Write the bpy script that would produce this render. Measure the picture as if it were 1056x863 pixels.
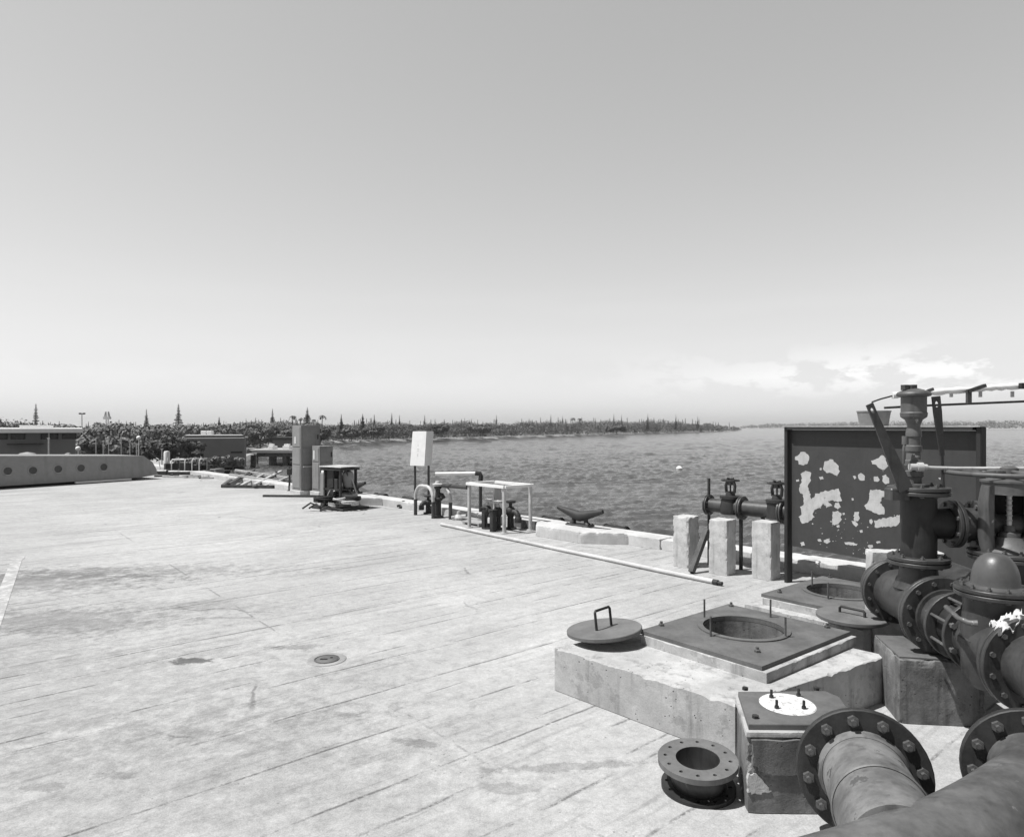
import bpy, math, random
from mathutils import Vector, Matrix, noise as mnoise
R = math.radians
random.seed(7)
for _o in list(bpy.data.objects): bpy.data.objects.remove(_o)
scn = bpy.context.scene
col = scn.collection
F, CX, HY, H = 690.0, 528.0, 440.0, 2.0      # focal length in photo pixels, centre column, horizon row, camera height

# ------------------------------------------------------------------ camera
cd = bpy.data.cameras.new('camera'); cam = bpy.data.objects.new('camera', cd); col.objects.link(cam)
cam.location = (0, 0, H); cam.rotation_euler = (R(90), 0, 0)
cd.sensor_fit = 'HORIZONTAL'; cd.sensor_width = 36.0; cd.lens = 36.0 * F / 1056.0
cd.shift_y = (HY - 431.5) / 1056.0
cd.clip_start = 0.05; cd.clip_end = 30000
scn.camera = cam

# ------------------------------------------------------------------ sky, sun, exposure
SUN_AZ = Vector((-0.97, -0.24, 0)).normalized()     # horizontal direction towards the sun
SUN_EL = 64.0
SUN_E, SKY_E = 4.1, 0.10
w = bpy.data.worlds.new('World'); scn.world = w; w.use_nodes = True
nt = w.node_tree; nt.nodes.clear()
def wn(t): return nt.nodes.new(t)
out = wn('ShaderNodeOutputWorld'); bg = wn('ShaderNodeBackground'); sky = wn('ShaderNodeTexSky')
sky.sky_type = 'NISHITA'; sky.sun_disc = False
sky.sun_elevation = R(SUN_EL)
sky.sun_rotation = math.atan2(SUN_AZ.x, SUN_AZ.y)
sky.altitude = 0; sky.air_density = 1.0; sky.dust_density = 2.2; sky.ozone_density = 1.0
bw = wn('ShaderNodeRGBToBW'); nt.links.new(sky.outputs[0], bw.inputs[0])
def wmath(op, a, b=None, clamp=False):
    n = wn('ShaderNodeMath'); n.operation = op; n.use_clamp = clamp
    for i, v in enumerate((a, b)):
        if v is None: continue
        if isinstance(v, (int, float)): n.inputs[i].default_value = v
        else: nt.links.new(v, n.inputs[i])
    return n.outputs[0]
tc = wn('ShaderNodeTexCoord'); sep = wn('ShaderNodeSeparateXYZ'); nt.links.new(tc.outputs['Generated'], sep.inputs[0])
# real cloud bank: cumulus tops low over the far shore and faint streaks above (direction based)
mp = wn('ShaderNodeMapping'); mp.inputs['Scale'].default_value = (11, 11, 27); nt.links.new(tc.outputs['Generated'], mp.inputs[0])
cn = wn('ShaderNodeTexNoise'); cn.inputs['Scale'].default_value = 1.0; cn.inputs['Detail'].default_value = 8; cn.inputs['Roughness'].default_value = 0.62
nt.links.new(mp.outputs[0], cn.inputs['Vector'])
el = sep.outputs['Z']
band = wmath('MULTIPLY', wmath('MULTIPLY', wmath('SUBTRACT', 0.115, el), 22.0, True), wmath('MULTIPLY', wmath('SUBTRACT', el, 0.035), 30.0, True))
right = wmath('ADD', wmath('MULTIPLY', wmath('MULTIPLY', wmath('SUBTRACT', sep.outputs['X'], 0.12), 3.0, True), 0.92), 0.08)
cl = wmath('MULTIPLY', wmath('MULTIPLY', wmath('SUBTRACT', cn.outputs[0], 0.485), 17.0, True), wmath('MULTIPLY', band, right))
mp2 = wn('ShaderNodeMapping'); mp2.inputs['Scale'].default_value = (2.2, 2.2, 22); mp2.inputs['Rotation'].default_value = (0.05, 0.04, 0); nt.links.new(tc.outputs['Generated'], mp2.inputs[0])
cn2 = wn('ShaderNodeTexNoise'); cn2.inputs['Scale'].default_value = 1.0; cn2.inputs['Detail'].default_value = 6
nt.links.new(mp2.outputs[0], cn2.inputs['Vector'])
band2 = wmath('MULTIPLY', wmath('MULTIPLY', wmath('SUBTRACT', 0.22, el), 8.0, True), wmath('MULTIPLY', el, 20.0, True))
cl2 = wmath('MULTIPLY', wmath('MULTIPLY', wmath('SUBTRACT', cn2.outputs[0], 0.45), 3.5, True), wmath('MULTIPLY', band2, 0.5))
grad = wmath('POWER', wmath('SUBTRACT', 1.0, wmath('MAXIMUM', el, 0.0), True), 2.4)     # brighter, hazier towards the horizon
lum = wmath('MULTIPLY', wmath('POWER', bw.outputs[0], 0.5), wmath('MULTIPLY', wmath('ADD', 2.0, wmath('MULTIPLY', grad, 0.85)), wmath('SUBTRACT', 1.0, wmath('MULTIPLY', wmath('MULTIPLY', wmath('SUBTRACT', el, 0.54), 3.5, True), 0.72))))  # overhead sky above the view tapered down to cut fill light
lum = wmath('MULTIPLY', lum, wmath('ADD', 1.0, wmath('MULTIPLY', wmath('SUBTRACT', 1.0, wmath('MULTIPLY', wmath('ABSOLUTE', el), 12.0, True)), 0.16)))
lum = wmath('MULTIPLY', lum, wmath('SUBTRACT', 1.04, wmath('MULTIPLY', wmath('MULTIPLY', wmath('SUBTRACT', -0.05, sep.outputs['Y']), 3.0, True), 0.42)))     # unseen sky behind the camera dimmed to cut fill light
lum = wmath('ADD', wmath('MULTIPLY', lum, wmath('SUBTRACT', 1.0, wmath('MULTIPLY', cl, 0.8))), wmath('MULTIPLY', cl, 7.3 * 0.8))
lum = wmath('ADD', wmath('MULTIPLY', lum, wmath('SUBTRACT', 1.0, cl2)), wmath('MULTIPLY', cl2, 5.6))
nt.links.new(lum, bg.inputs[0]); bg.inputs[1].default_value = SKY_E
nt.links.new(bg.outputs[0], out.inputs[0])
sl = bpy.data.lights.new('sun', 'SUN'); sl.energy = SUN_E; sl.angle = R(0.53); sl.color = (1, 0.995, 0.985)
sun = bpy.data.objects.new('sun', sl); col.objects.link(sun)
sd = Vector((SUN_AZ.x * math.cos(R(SUN_EL)), SUN_AZ.y * math.cos(R(SUN_EL)), math.sin(R(SUN_EL))))
sun.rotation_euler = sd.to_track_quat('Z', 'Y').to_euler(); sun.location = sd * 50
vs = scn.view_settings; vs.view_transform = 'Standard'; vs.look = 'None'; vs.gamma = 1.0; vs.exposure = 0.6; vs.use_curve_mapping = False

# ------------------------------------------------------------------ helpers
def G(px, py, h=0.0):
    """point at height h that shows at photo pixel (px, py)"""
    k = H - h
    return Vector(((px - CX) * k / (py - HY), F * k / (py - HY), h))
def Q(px, Y, py):
    """point at depth Y that shows at photo pixel (px, py)"""
    return Vector(((px - CX) * Y / F, Y, H - (py - HY) * Y / F))
D = Vector((-0.682, 0.731, 0)).normalized()          # along the quay edge, away from the camera
NN = Vector((0.731, 0.682, 0)).normalized()          # across the quay edge, towards the water
P0 = Vector((2.4, 10.88, 0))
def E(s, o=0.0, h=0.0): return P0 + D * s + NN * o + Vector((0, 0, h))
AZ = math.atan2(NN.y, NN.x)                          # rotz that turns local x to NN, local y to D

class MB:
    def __init__(s): s.v = []; s.f = []; s.m = []; s.s = []
    def add(s, vs, fs, M=None, mi=0, sm=False):
        b = len(s.v)
        s.v += [tuple(M @ Vector(p)) if M is not None else tuple(p) for p in vs]
        for f in fs: s.f.append(tuple(i + b for i in f)); s.m.append(mi); s.s.append(sm)
        return s
    def box(s, c, d, M=None, mi=0, rz=0, bev=0.0):
        x, y, z = d[0] / 2, d[1] / 2, d[2] / 2
        T = Matrix.Translation(Vector(c)) @ Matrix.Rotation(rz, 4, 'Z')
        if M is not None: T = M @ T
        if bev <= 0:
            vs = [(a * x, b * y, e * z) for a in (-1, 1) for b in (-1, 1) for e in (-1, 1)]
            return s.add(vs, [(0, 1, 3, 2), (4, 6, 7, 5), (0, 4, 5, 1), (2, 3, 7, 6), (0, 2, 6, 4), (1, 5, 7, 3)], T, mi)
        b = bev
        ring = [(-x + b, -y), (x - b, -y), (x, -y + b), (x, y - b), (x - b, y), (-x + b, y), (-x, y - b), (-x, -y + b)]
        ins = [(-x + b, -y + b), (x - b, -y + b), (x - b, -y + b), (x - b, y - b), (x - b, y - b), (-x + b, y - b), (-x + b, y - b), (-x + b, -y + b)]
        vs = [(p[0], p[1], -z) for p in ring] + [(p[0], p[1], z - b) for p in ring] + [(p[0], p[1], z) for p in ins]
        fs = [tuple(range(7, -1, -1))] + [(i, (i + 1) % 8, 8 + (i + 1) % 8, 8 + i) for i in range(8)]
        for i in range(8):
            j = (i + 1) % 8
            if i % 2 == 0: fs.append((8 + i, 8 + j, 16 + j, 16 + i))
            else: fs.append((8 + i, 8 + j, 16 + j))
        fs.append((16, 17, 19, 21))
        return s.add(vs, fs, T, mi)
    def prism(s, pts, z0, z1, M=None, mi=0):
        a = sum(pts[i][0] * pts[(i + 1) % len(pts)][1] - pts[(i + 1) % len(pts)][0] * pts[i][1] for i in range(len(pts)))
        if a < 0: pts = pts[::-1]
        n = len(pts)
        vs = [(p[0], p[1], z0) for p in pts] + [(p[0], p[1], z1) for p in pts]
        return s.add(vs, [tuple(range(n - 1, -1, -1)), tuple(range(n, 2 * n))] + [(i, (i + 1) % n, n + (i + 1) % n, n + i) for i in range(n)], M, mi)
    def lathe(s, prof, seg=32, M=None, mi=0, sm=True):
        """prof = [(r, z), ...]; sharp corners are made by doubled points"""
        vs, fs = [], []
        idx = []
        for r, z in prof:
            if r < 1e-6: idx.append([len(vs)]); vs.append((0, 0, z))
            else:
                idx.append(list(range(len(vs), len(vs) + seg)))
                vs += [(r * math.cos(2 * math.pi * i / seg), r * math.sin(2 * math.pi * i / seg), z) for i in range(seg)]
        for a, b in zip(idx, idx[1:]):
            if len(a) == 1 and len(b) == 1: continue
            for i in range(seg):
                j = (i + 1) % seg
                if len(a) == 1: fs.append((a[0], b[j], b[i]))
                elif len(b) == 1: fs.append((a[i], a[j], b[0]))
                else: fs.append((a[i], a[j], b[j], b[i]))
        return s.add(vs, fs, M, mi, sm)
    def tube(s, pts, r, seg=10, mi=0, cap=True, M=None):
        pts = [Vector(p) for p in pts]; n = len(pts)
        rr = r if isinstance(r, (list, tuple)) else [r] * n
        T = [(pts[min(i + 1, n - 1)] - pts[max(i - 1, 0)]).normalized() for i in range(n)]
        up = Vector((0, 0, 1)) if abs(T[0].z) < 0.9 else Vector((1, 0, 0))
        u = (up - T[0] * up.dot(T[0])).normalized(); vs, fs = [], []
        for i in range(n):
            u = (u - T[i] * u.dot(T[i])).normalized(); v = T[i].cross(u)
            vs += [tuple(pts[i] + (u * math.cos(2 * math.pi * k / seg) + v * math.sin(2 * math.pi * k / seg)) * rr[i]) for k in range(seg)]
        for i in range(n - 1):
            for k in range(seg):
                j = (k + 1) % seg; fs.append((i * seg + k, i * seg + j, (i + 1) * seg + j, (i + 1) * seg + k))
        s.add(vs, fs, M, mi, True)
        if cap:
            b = len(s.v) - len(vs)
            s.f.append(tuple(b + k for k in range(seg - 1, -1, -1))); s.m.append(mi); s.s.append(False)
            s.f.append(tuple(b + (n - 1) * seg + k for k in range(seg))); s.m.append(mi); s.s.append(False)
        return s
    def bar(s, a, b, wd, th, mi=0, up=(0, 0, 1), wd2=None):
        a, b = Vector(a), Vector(b); t = (b - a); L = t.length; t.normalize()
        up = Vector(up)
        if abs(t.dot(up)) > 0.95: up = Vector((0, 1, 0))
        x = t.cross(up).normalized(); y = x.cross(t); w2 = wd2 or wd
        vs = []
        for p, ww in ((a, wd), (b, w2)):
            for i, j in ((-1, -1), (1, -1), (1, 1), (-1, 1)): vs.append(tuple(p + x * i * ww / 2 + y * j * th / 2))
        return s.add(vs, [(0, 3, 2, 1), (4, 5, 6, 7), (0, 1, 5, 4), (1, 2, 6, 5), (2, 3, 7, 6), (3, 0, 4, 7)], None, mi)
    def build(s, name, mats, parent=None, world=False, jitter=0):
        me = bpy.data.meshes.new(name)
        off = Vector((0, 0, 0))
        if world and parent is not None:
            q = parent
            while q is not None: off += Vector(q.location); q = q.parent
        me.from_pydata([(x - off.x, y - off.y, z - off.z) for x, y, z in s.v], [], s.f)
        for m in (mats if isinstance(mats, (list, tuple)) else [mats]): me.materials.append(m)
        me.polygons.foreach_set('material_index', s.m); me.polygons.foreach_set('use_smooth', s.s); me.update()
        if any(s.s):
            try: me.set_sharp_from_angle(angle=R(38))
            except Exception: pass
        o = bpy.data.objects.new(name, me); col.objects.link(o)
        if parent is not None: o.parent = parent
        return o
def chip_prism(mb, pts, z0, z1, chip=0.022, step=0.03, seed=0, mi=0, top=True):
    """concrete block with worn, chipped edges: rings of closely spaced vertices pulled in by noise"""
    n = len(pts); a = sum(pts[i][0] * pts[(i + 1) % n][1] - pts[(i + 1) % n][0] * pts[i][1] for i in range(n))
    P = [Vector((p[0], p[1], 0)) for p in (pts if a > 0 else pts[::-1])]
    cen = sum(P, Vector((0, 0, 0))) / n; ring = []
    for i in range(n):
        p, q = P[i], P[(i + 1) % n]; L = (q - p).length; k = max(3, int(L / step))
        for j in range(k):
            u = p.lerp(q, j / k); d = min(j / k * L, L - j / k * L); ring.append((u, d))
    N = len(ring); zs = [z0]; k = max(2, int((z1 - z0) / step))
    for j in range(1, k): zs.append(z0 + (z1 - z0) * j / k)
    zs += [z1 - chip * 0.6, z1]; zs = sorted(set(zs)); vs = []
    for zi, z in enumerate(zs):
        for u, d in ring:
            q = Vector((u.x * 9 + seed, u.y * 9, z * 9)); nz = mnoise.noise(q) + 0.5 * mnoise.noise(q * 2.7)
            c = max(0.0, nz + 0.05) * chip
            e = max(0.0, 1 - d / (chip * 1.6)) * (0.25 + max(0, nz) * 1.3) * chip          # vertical corners
            t = 0.0
            if z > z1 - chip * 1.2: t = (0.15 * chip + c * 1.0) * ((z - (z1 - chip * 1.2)) / (chip * 1.2))   # top edge
            b = mnoise.noise(q * 1.9) * 0.0016
            dr = (cen - u); dr.z = 0; dr.normalize(); s_ = e * 1.3 + t + b
            vs.append((u.x + dr.x * s_, u.y + dr.y * s_, z - (c * 0.8 * 1.0 if zi == len(zs) - 1 else 0)))
    b0 = len(zs)
    fs = [tuple(range(N - 1, -1, -1))]
    for r in range(b0 - 1):
        for i in range(N): fs.append((r * N + i, r * N + (i + 1) % N, (r + 1) * N + (i + 1) % N, (r + 1) * N + i))
    if top:
        t0 = len(vs)
        for u, d in ring:
            dr = (cen - u).normalized(); w_ = u + dr * chip * 1.9; vs.append((w_.x, w_.y, z1))
        for i in range(N): fs.append(((b0 - 1) * N + i, (b0 - 1) * N + (i + 1) % N, t0 + (i + 1) % N, t0 + i))
        fs.append(tuple(range(t0, t0 + N)))
    return mb.add(vs, fs, None, mi)
def tag(o, label=None, cat=None, group=None, kind=None):
    for k, v in (('label', label), ('category', cat), ('group', group), ('kind', kind)):
        if v: o[k] = v
    return o
def thing(name, label, cat, loc=(0, 0, 0), rz=0, group=None):
    o = bpy.data.objects.new(name, None); o.empty_display_size = 0.2; col.objects.link(o)
    o.location = loc; o.rotation_euler = (0, 0, rz)
    return tag(o, label, cat, group)
def kids(o): return [c for c in bpy.data.objects if c.parent == o]
def copy_tree(o, parent=None):
    c = o.copy(); col.objects.link(c); c.parent = parent
    for ch in kids(o): copy_tree(ch, c)
    return c
def axis_matrix(c, d):
    return Matrix.Translation(Vector(c)) @ Vector(d).to_track_quat('Z', 'X').to_matrix().to_4x4()

# ------------------------------------------------------------------ materials
class NT:
    def __init__(s, name):
        s.mat = bpy.data.materials.new(name); s.mat.use_nodes = True; s.t = s.mat.node_tree
        s.b = s.t.nodes['Principled BSDF']; s.tc = s.t.nodes.new('ShaderNodeTexCoord')
    def put(s, sock, v):
        if isinstance(v, (int, float)): sock.default_value = v
        elif isinstance(v, tuple): sock.default_value = v
        else: s.t.links.new(v, sock)
    def m(s, op, a, b=0.0, clamp=False, c=None):
        n = s.t.nodes.new('ShaderNodeMath'); n.operation = op; n.use_clamp = clamp
        s.put(n.inputs[0], a); s.put(n.inputs[1], b)
        if c is not None: s.put(n.inputs[2], c)
        return n.outputs[0]
    def map(s, scale=(1, 1, 1), rz=0.0, loc=(0, 0, 0), src='Object'):
        n = s.t.nodes.new('ShaderNodeMapping'); n.vector_type = 'POINT'
        n.inputs['Scale'].default_value = scale; n.inputs['Rotation'].default_value = (0, 0, rz); n.inputs['Location'].default_value = loc
        s.t.links.new(s.tc.outputs[src] if isinstance(src, str) else src, n.inputs[0]); return n.outputs[0]
    def noise(s, vec, scale, detail=4, rough=0.55, dist=0.0):
        n = s.t.nodes.new('ShaderNodeTexNoise'); n.inputs['Scale'].default_value = scale
        n.inputs['Detail'].default_value = detail; n.inputs['Roughness'].default_value = rough; n.inputs['Distortion'].default_value = dist
        s.t.links.new(vec, n.inputs['Vector']); return n.outputs[0]
    def vor(s, vec, scale, feature='F1'):
        n = s.t.nodes.new('ShaderNodeTexVoronoi'); n.feature = feature; n.inputs['Scale'].default_value = scale
        s.t.links.new(vec, n.inputs['Vector']); return n.outputs[0]
    def step(s, v, lo, hi):
        n = s.t.nodes.new('ShaderNodeMapRange'); n.interpolation_type = 'SMOOTHSTEP'; n.clamp = True
        s.put(n.inputs[0], v); n.inputs[1].default_value = lo; n.inputs[2].default_value = hi; return n.outputs[0]
    def lerp(s, a, b, f):      # scalar
        n = s.t.nodes.new('ShaderNodeMix'); n.data_type = 'FLOAT'; s.put(n.inputs[0], f); s.put(n.inputs[2], a); s.put(n.inputs[3], b); return n.outputs[0]
    def bump(s, h, strength, dist, prev=None):
        n = s.t.nodes.new('ShaderNodeBump'); n.inputs['Strength'].default_value = strength; n.inputs['Distance'].default_value = dist
        s.put(n.inputs['Height'], h)
        if prev is not None: s.t.links.new(prev, n.inputs['Normal'])
        return n.outputs[0]
    def fin(s, colr, rough, nrm=None, metal=0.0, spec=None):
        s.put(s.b.inputs['Base Color'], colr if not isinstance(colr, (int, float)) else (colr, colr, colr, 1))
        s.put(s.b.inputs['Roughness'], rough); s.b.inputs['Metallic'].default_value = metal
        if spec is not None: s.b.inputs['Specular IOR Level'].default_value = spec
        if nrm is not None: s.t.links.new(nrm, s.b.inputs['Normal'])
        return s.mat
def metal(name, v, var=0.35, rough=0.5, sc=6.0, chips=0.0, chipv=0.3, spots=0.25, bump=0.004, spec=0.5):
    """weathered paint or rusty iron"""
    n = NT(name); p = n.map()
    big = n.noise(p, sc, 6, 0.65); fine = n.noise(p, sc * 9, 4, 0.7); st = n.noise(n.map((9, 9, 1.1)), sc * 0.6, 4)
    c = n.m('MULTIPLY', v, n.m('ADD', 1 - var, n.m('MULTIPLY', n.step(big, 0.3, 0.7), 2 * var)))
    c = n.m('MULTIPLY', c, n.m('ADD', 0.8, n.m('MULTIPLY', fine, 0.4)))
    c = n.m('MULTIPLY', c, n.m('SUBTRACT', 1.0, n.m('MULTIPLY', n.step(st, 0.52, 0.68), spots)))
    if chips > 0:
        ch = n.step(n.noise(p, sc * 2.2, 6, 0.7), 0.66 - chips * 0.1, 0.68 - chips * 0.1)
        c = n.lerp(c, chipv, ch)
    return n.fin(c, n.lerp(rough - 0.1, min(1, rough + 0.25), big), n.bump(n.m('ADD', n.m('MULTIPLY', fine, 0.5), big), 0.5, bump), 0.0, spec)
def concrete(name, v, var=0.22, sc=2.0, streak=0.3, pit=0.5, stain=0.0):
    n = NT(name); p = n.map()
    big = n.noise(p, sc, 6, 0.6); mid = n.noise(p, sc * 7, 5, 0.65); fine = n.noise(p, 90, 3, 0.7)
    c = n.m('MULTIPLY', v, n.m('ADD', 1 - var, n.m('MULTIPLY', n.step(big, 0.3, 0.7), 2 * var)))
    c = n.m('MULTIPLY', c, n.m('ADD', 0.80, n.m('MULTIPLY', mid, 0.40)))
    c = n.m('MULTIPLY', c, n.m('ADD', 0.80, n.m('MULTIPLY', fine, 0.40)))
    ver = n.noise(n.map((7, 7, 0.7)), 1.6, 5, 0.6)
    c = n.m('MULTIPLY', c, n.m('SUBTRACT', 1.0, n.m('MULTIPLY', n.step(ver, 0.5, 0.72), streak)))
    pits = n.step(n.vor(p, 26), 0.16, 0.08); pm = n.step(n.noise(p, 5, 2), 0.48, 0.6)
    pits = n.m('MULTIPLY', pits, pm)
    c = n.m('MULTIPLY', c, n.m('SUBTRACT', 1.0, n.m('MULTIPLY', pits, pit)))
    if stain: c = n.m('MULTIPLY', c, n.m('SUBTRACT', 1.0, n.m('MULTIPLY', n.step(n.noise(p, sc * 1.7, 7, 0.7), 0.55, 0.6), stain)))
    return n.fin(c, 0.9, n.bump(n.m('SUBTRACT', n.m('ADD', mid, n.m('MULTIPLY', fine, 0.4)), n.m('MULTIPLY', pits, 1.5)), 0.6, 0.006), 0, 0.3)
def plain(name, v, rough=0.6, var=0.2, sc=8, spec=0.4):
    n = NT(name); p = n.map(); a = n.noise(p, sc, 5)
    return n.fin(n.m('MULTIPLY', v, n.m('ADD', 1 - var, n.m('MULTIPLY', a, 2 * var))), rough, n.bump(a, 0.3, 0.003), 0, spec)
def leaf(name, v, sc=0.6):
    n = NT(name); p = n.map(); a = n.noise(p, sc, 3); b = n.noise(p, sc * 9, 2)
    return n.fin(n.m('MULTIPLY', v, n.m('ADD', 0.4, n.m('ADD', n.m('MULTIPLY', a, 0.6), n.m('MULTIPLY', b, 0.6)))), 0.75, None, 0, 0.2)

def deck_material():
    n = NT('deck_concrete')
    AZJ = R(40)
    q = n.map((1, 1, 1), -AZJ)                        # x runs along the joints, y across them
    sp = n.t.nodes.new('ShaderNodeSeparateXYZ'); n.t.links.new(q, sp.inputs[0]); X, Y = sp.outputs[0], sp.outputs[1]
    w0 = n.map((1, 1, 1))
    sw = n.t.nodes.new('ShaderNodeSeparateXYZ'); n.t.links.new(w0, sw.inputs[0]); WX, WY = sw.outputs[0], sw.outputs[1]
    big = n.noise(w0, 0.22, 5, 0.6); mid = n.noise(w0, 1.3, 6, 0.65); sm = n.noise(w0, 9, 5, 0.7); fine = n.noise(w0, 120, 2, 0.6)
    brush = n.noise(n.map((0.9, 14, 1), 0, src=q), 1.0, 5, 0.65)
    brush2 = n.noise(n.map((0.35, 3.2, 1), 0, src=q), 1.0, 6, 0.62, 0.3)
    v = 0.365
    c = n.m('MULTIPLY', v, n.m('ADD', 0.84, n.m('MULTIPLY', n.step(big, 0.3, 0.7), 0.26)))
    c = n.m('MULTIPLY', c, n.m('ADD', 0.84, n.m('MULTIPLY', mid, 0.32)))
    c = n.m('MULTIPLY', c, n.m('ADD', 0.66, n.m('MULTIPLY', sm, 0.68)))
    c = n.m('MULTIPLY', c, n.m('ADD', 0.60, n.m('MULTIPLY', fine, 0.80)))
    c = n.m('MULTIPLY', c, n.m('SUBTRACT', 1.0, n.m('MULTIPLY', n.step(brush, 0.50, 0.75), 0.26)))
    c = n.m('MULTIPLY', c, n.m('SUBTRACT', 1.0, n.m('MULTIPLY', n.step(brush2, 0.46, 0.72), 0.13)))
    c = n.m('MULTIPLY', c, n.m('ADD', 1.0, n.m('MULTIPLY', n.step(brush2, 0.42, 0.28), 0.09)))
    # board marks and construction joints, broken up by noise
    grit = n.noise(w0, 34, 4, 0.75); c = n.m('MULTIPLY', c, n.m('ADD', 0.62, n.m('MULTIPLY', grit, 0.76)))
    pit = n.m('MULTIPLY', n.step(n.vor(w0, 19), 0.17, 0.06), n.step(n.noise(w0, 1.7, 4, 0.7), 0.48, 0.62)); c = n.m('MULTIPLY', c, n.m('SUBTRACT', 1.0, n.m('MULTIPLY', pit, 0.42)))
    worn = n.step(n.noise(n.map((0.6, 1.5, 1), 0, (5, 3, 0), src=q), 1.0, 8, 0.72), 0.56, 0.60); c = n.m('MULTIPLY', c, n.m('ADD', 1.0, n.m('MULTIPLY', worn, 0.10)))
    lines = None
    wob = n.m('MULTIPLY', n.m('SUBTRACT', n.noise(w0, 1.1, 3), 0.5), 0.05)
    for sp_, ph, wd, st, th in ((0.29, 0.3, 0.006, 0.30, 0.54), (0.61, 0.1, 0.010, 0.7, 0.44), (0.83, 0.37, 0.008, 0.55, 0.48), (1.37, 0.62, 0.012, 0.75, 0.44), (3.05, 0.52, 0.012, 0.7, 0.44)):
        t = n.m('FRACT', n.m('ADD', n.m('DIVIDE', n.m('ADD', Y, wob), sp_), ph))
        t = n.m('MULTIPLY', n.m('ABSOLUTE', n.m('SUBTRACT', t, 0.5)), sp_)
        l = n.step(t, wd * 1.6, wd * 0.2)
        l = n.m('MULTIPLY', l, n.m('MULTIPLY', n.step(n.noise(n.map((0.7, 1.4, 1), 0, (ph * 9, 0, 0), src=q), 1.0, 7, 0.75), th + 0.02, th + 0.12), st * 0.85))
        lines = l if lines is None else n.m('MAXIMUM', lines, l)
    # cross joints
    t = n.m('MULTIPLY', n.m('ABSOLUTE', n.m('SUBTRACT', n.m('FRACT', n.m('ADD', n.m('DIVIDE', X, 6.1), 0.10)), 0.5)), 6.1)
    l = n.m('MULTIPLY', n.step(t, 0.018, 0.003), n.m('MULTIPLY', n.step(n.noise(w0, 0.9, 5, 0.7), 0.5, 0.6), 0.4))
    lines = n.m('MAXIMUM', lines, l)
    # cracks
    cr = n.t.nodes.new('ShaderNodeTexVoronoi'); cr.feature = 'DISTANCE_TO_EDGE'; cr.inputs['Scale'].default_value = 0.33
    dn = n.t.nodes.new('ShaderNodeTexNoise'); dn.inputs['Scale'].default_value = 1.2; dn.inputs['Detail'].default_value = 6; n.t.links.new(w0, dn.inputs['Vector'])
    mv = n.t.nodes.new('ShaderNodeVectorMath'); mv.operation = 'MULTIPLY_ADD'; n.t.links.new(dn.outputs['Color'], mv.inputs[0]); mv.inputs[1].default_value = (0.6, 0.6, 0); n.t.links.new(w0, mv.inputs[2])
    n.t.links.new(mv.outputs[0], cr.inputs['Vector'])
    ck = n.m('MULTIPLY', n.step(cr.outputs[0], 0.006, 0.001), n.m('MULTIPLY', n.step(n.noise(w0, 0.5, 4), 0.54, 0.6), 0.45))
    lines = n.m('MAXIMUM', lines, ck)
    c = n.m('MULTIPLY', c, n.m('SUBTRACT', 1.0, n.m('MULTIPLY', lines, n.step(n.noise(w0, 22, 5, 0.8), 0.36, 0.50))))
    # oil stains and patches; broad faint lower-left ovals paint in light falloff (photo pixel, half length, half width in metres, strength)
    edge = n.m('MULTIPLY', n.m('SUBTRACT', n.noise(w0, 4.5, 7, 0.75), 0.5), 3.4)
    for px, py, a, b, k, rr in ((195, 681, 0.21, 0.085, 0.62, 0.20), (310, 667, 0.30, 0.07, 0.30, 0.5), (425, 765, 0.20, 0.05, 0.36, -0.5), (350, 735, 0.16, 0.05, 0.25, -0.4),
                                (235, 637, 0.35, 0.05, 0.28, 0.3), (45, 812, 0.16, 0.05, 0.30, 0.4), (118, 799, 0.14, 0.05, 0.28, 0.3), (210, 760, 0.25, 0.10, 0.14, 0.3),
                                (336, 586, 0.10, 0.05, 0.40, 0), (110, 800, 3.0, 1.0, 0.11, 0.5), (20, 720, 3.0, 1.6, 0.14, 0.5), (20, 600, 2.2, 0.9, 0.34, 0.5), (120, 590, 2.6, 0.6, 0.24, 0.5), (60, 640, 1.5, 0.6, 0.28, 0.4), (190, 625, 1.6, 0.35, 0.12, 0.3), (530, 812, 0.26, 0.06, 0.25, 0.3), (590, 790, 0.5, 0.05, 0.22, 0.62)):
        g = G(px, py); rr = rr * 0.35 - 0.1; k = k * 0.8 if a < 0.4 and k < 0.4 else min(0.62, k * 1.15); cs, sn = math.cos(rr), math.sin(rr)
        dx = n.m('SUBTRACT', WX, g.x); dy = n.m('SUBTRACT', WY, g.y)
        u = n.m('DIVIDE', n.m('ADD', n.m('MULTIPLY', dx, cs), n.m('MULTIPLY', dy, sn)), a)
        vv = n.m('DIVIDE', n.m('SUBTRACT', n.m('MULTIPLY', dy, cs), n.m('MULTIPLY', dx, sn)), b)
        d = n.m('ADD', n.m('SQRT', n.m('ADD', n.m('MULTIPLY', u, u), n.m('MULTIPLY', vv, vv))), edge)
        soft = 0.6 if a < 1 else 0.2
        c = n.m('MULTIPLY', c, n.m('SUBTRACT', 1.0, n.m('MULTIPLY', n.step(d, 1.1, soft), k)))
    specks = n.m('MULTIPLY', n.step(n.vor(w0, 5.5), 0.05, 0.03), n.step(n.noise(w0, 2, 2), 0.5, 0.6))
    c = n.m('MULTIPLY', c, n.m('SUBTRACT', 1.0, n.m('MULTIPLY', specks, 0.45)))
    hgt = n.m('SUBTRACT', n.m('ADD', n.m('ADD', n.m('MULTIPLY', sm, 0.7), n.m('MULTIPLY', fine, 0.25)), n.m('MULTIPLY', brush, 0.6)), n.m('MULTIPLY', lines, 1.2))
    return n.fin(c, 0.88, n.bump(hgt, 0.6, 0.008), 0, 0.3)

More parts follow.
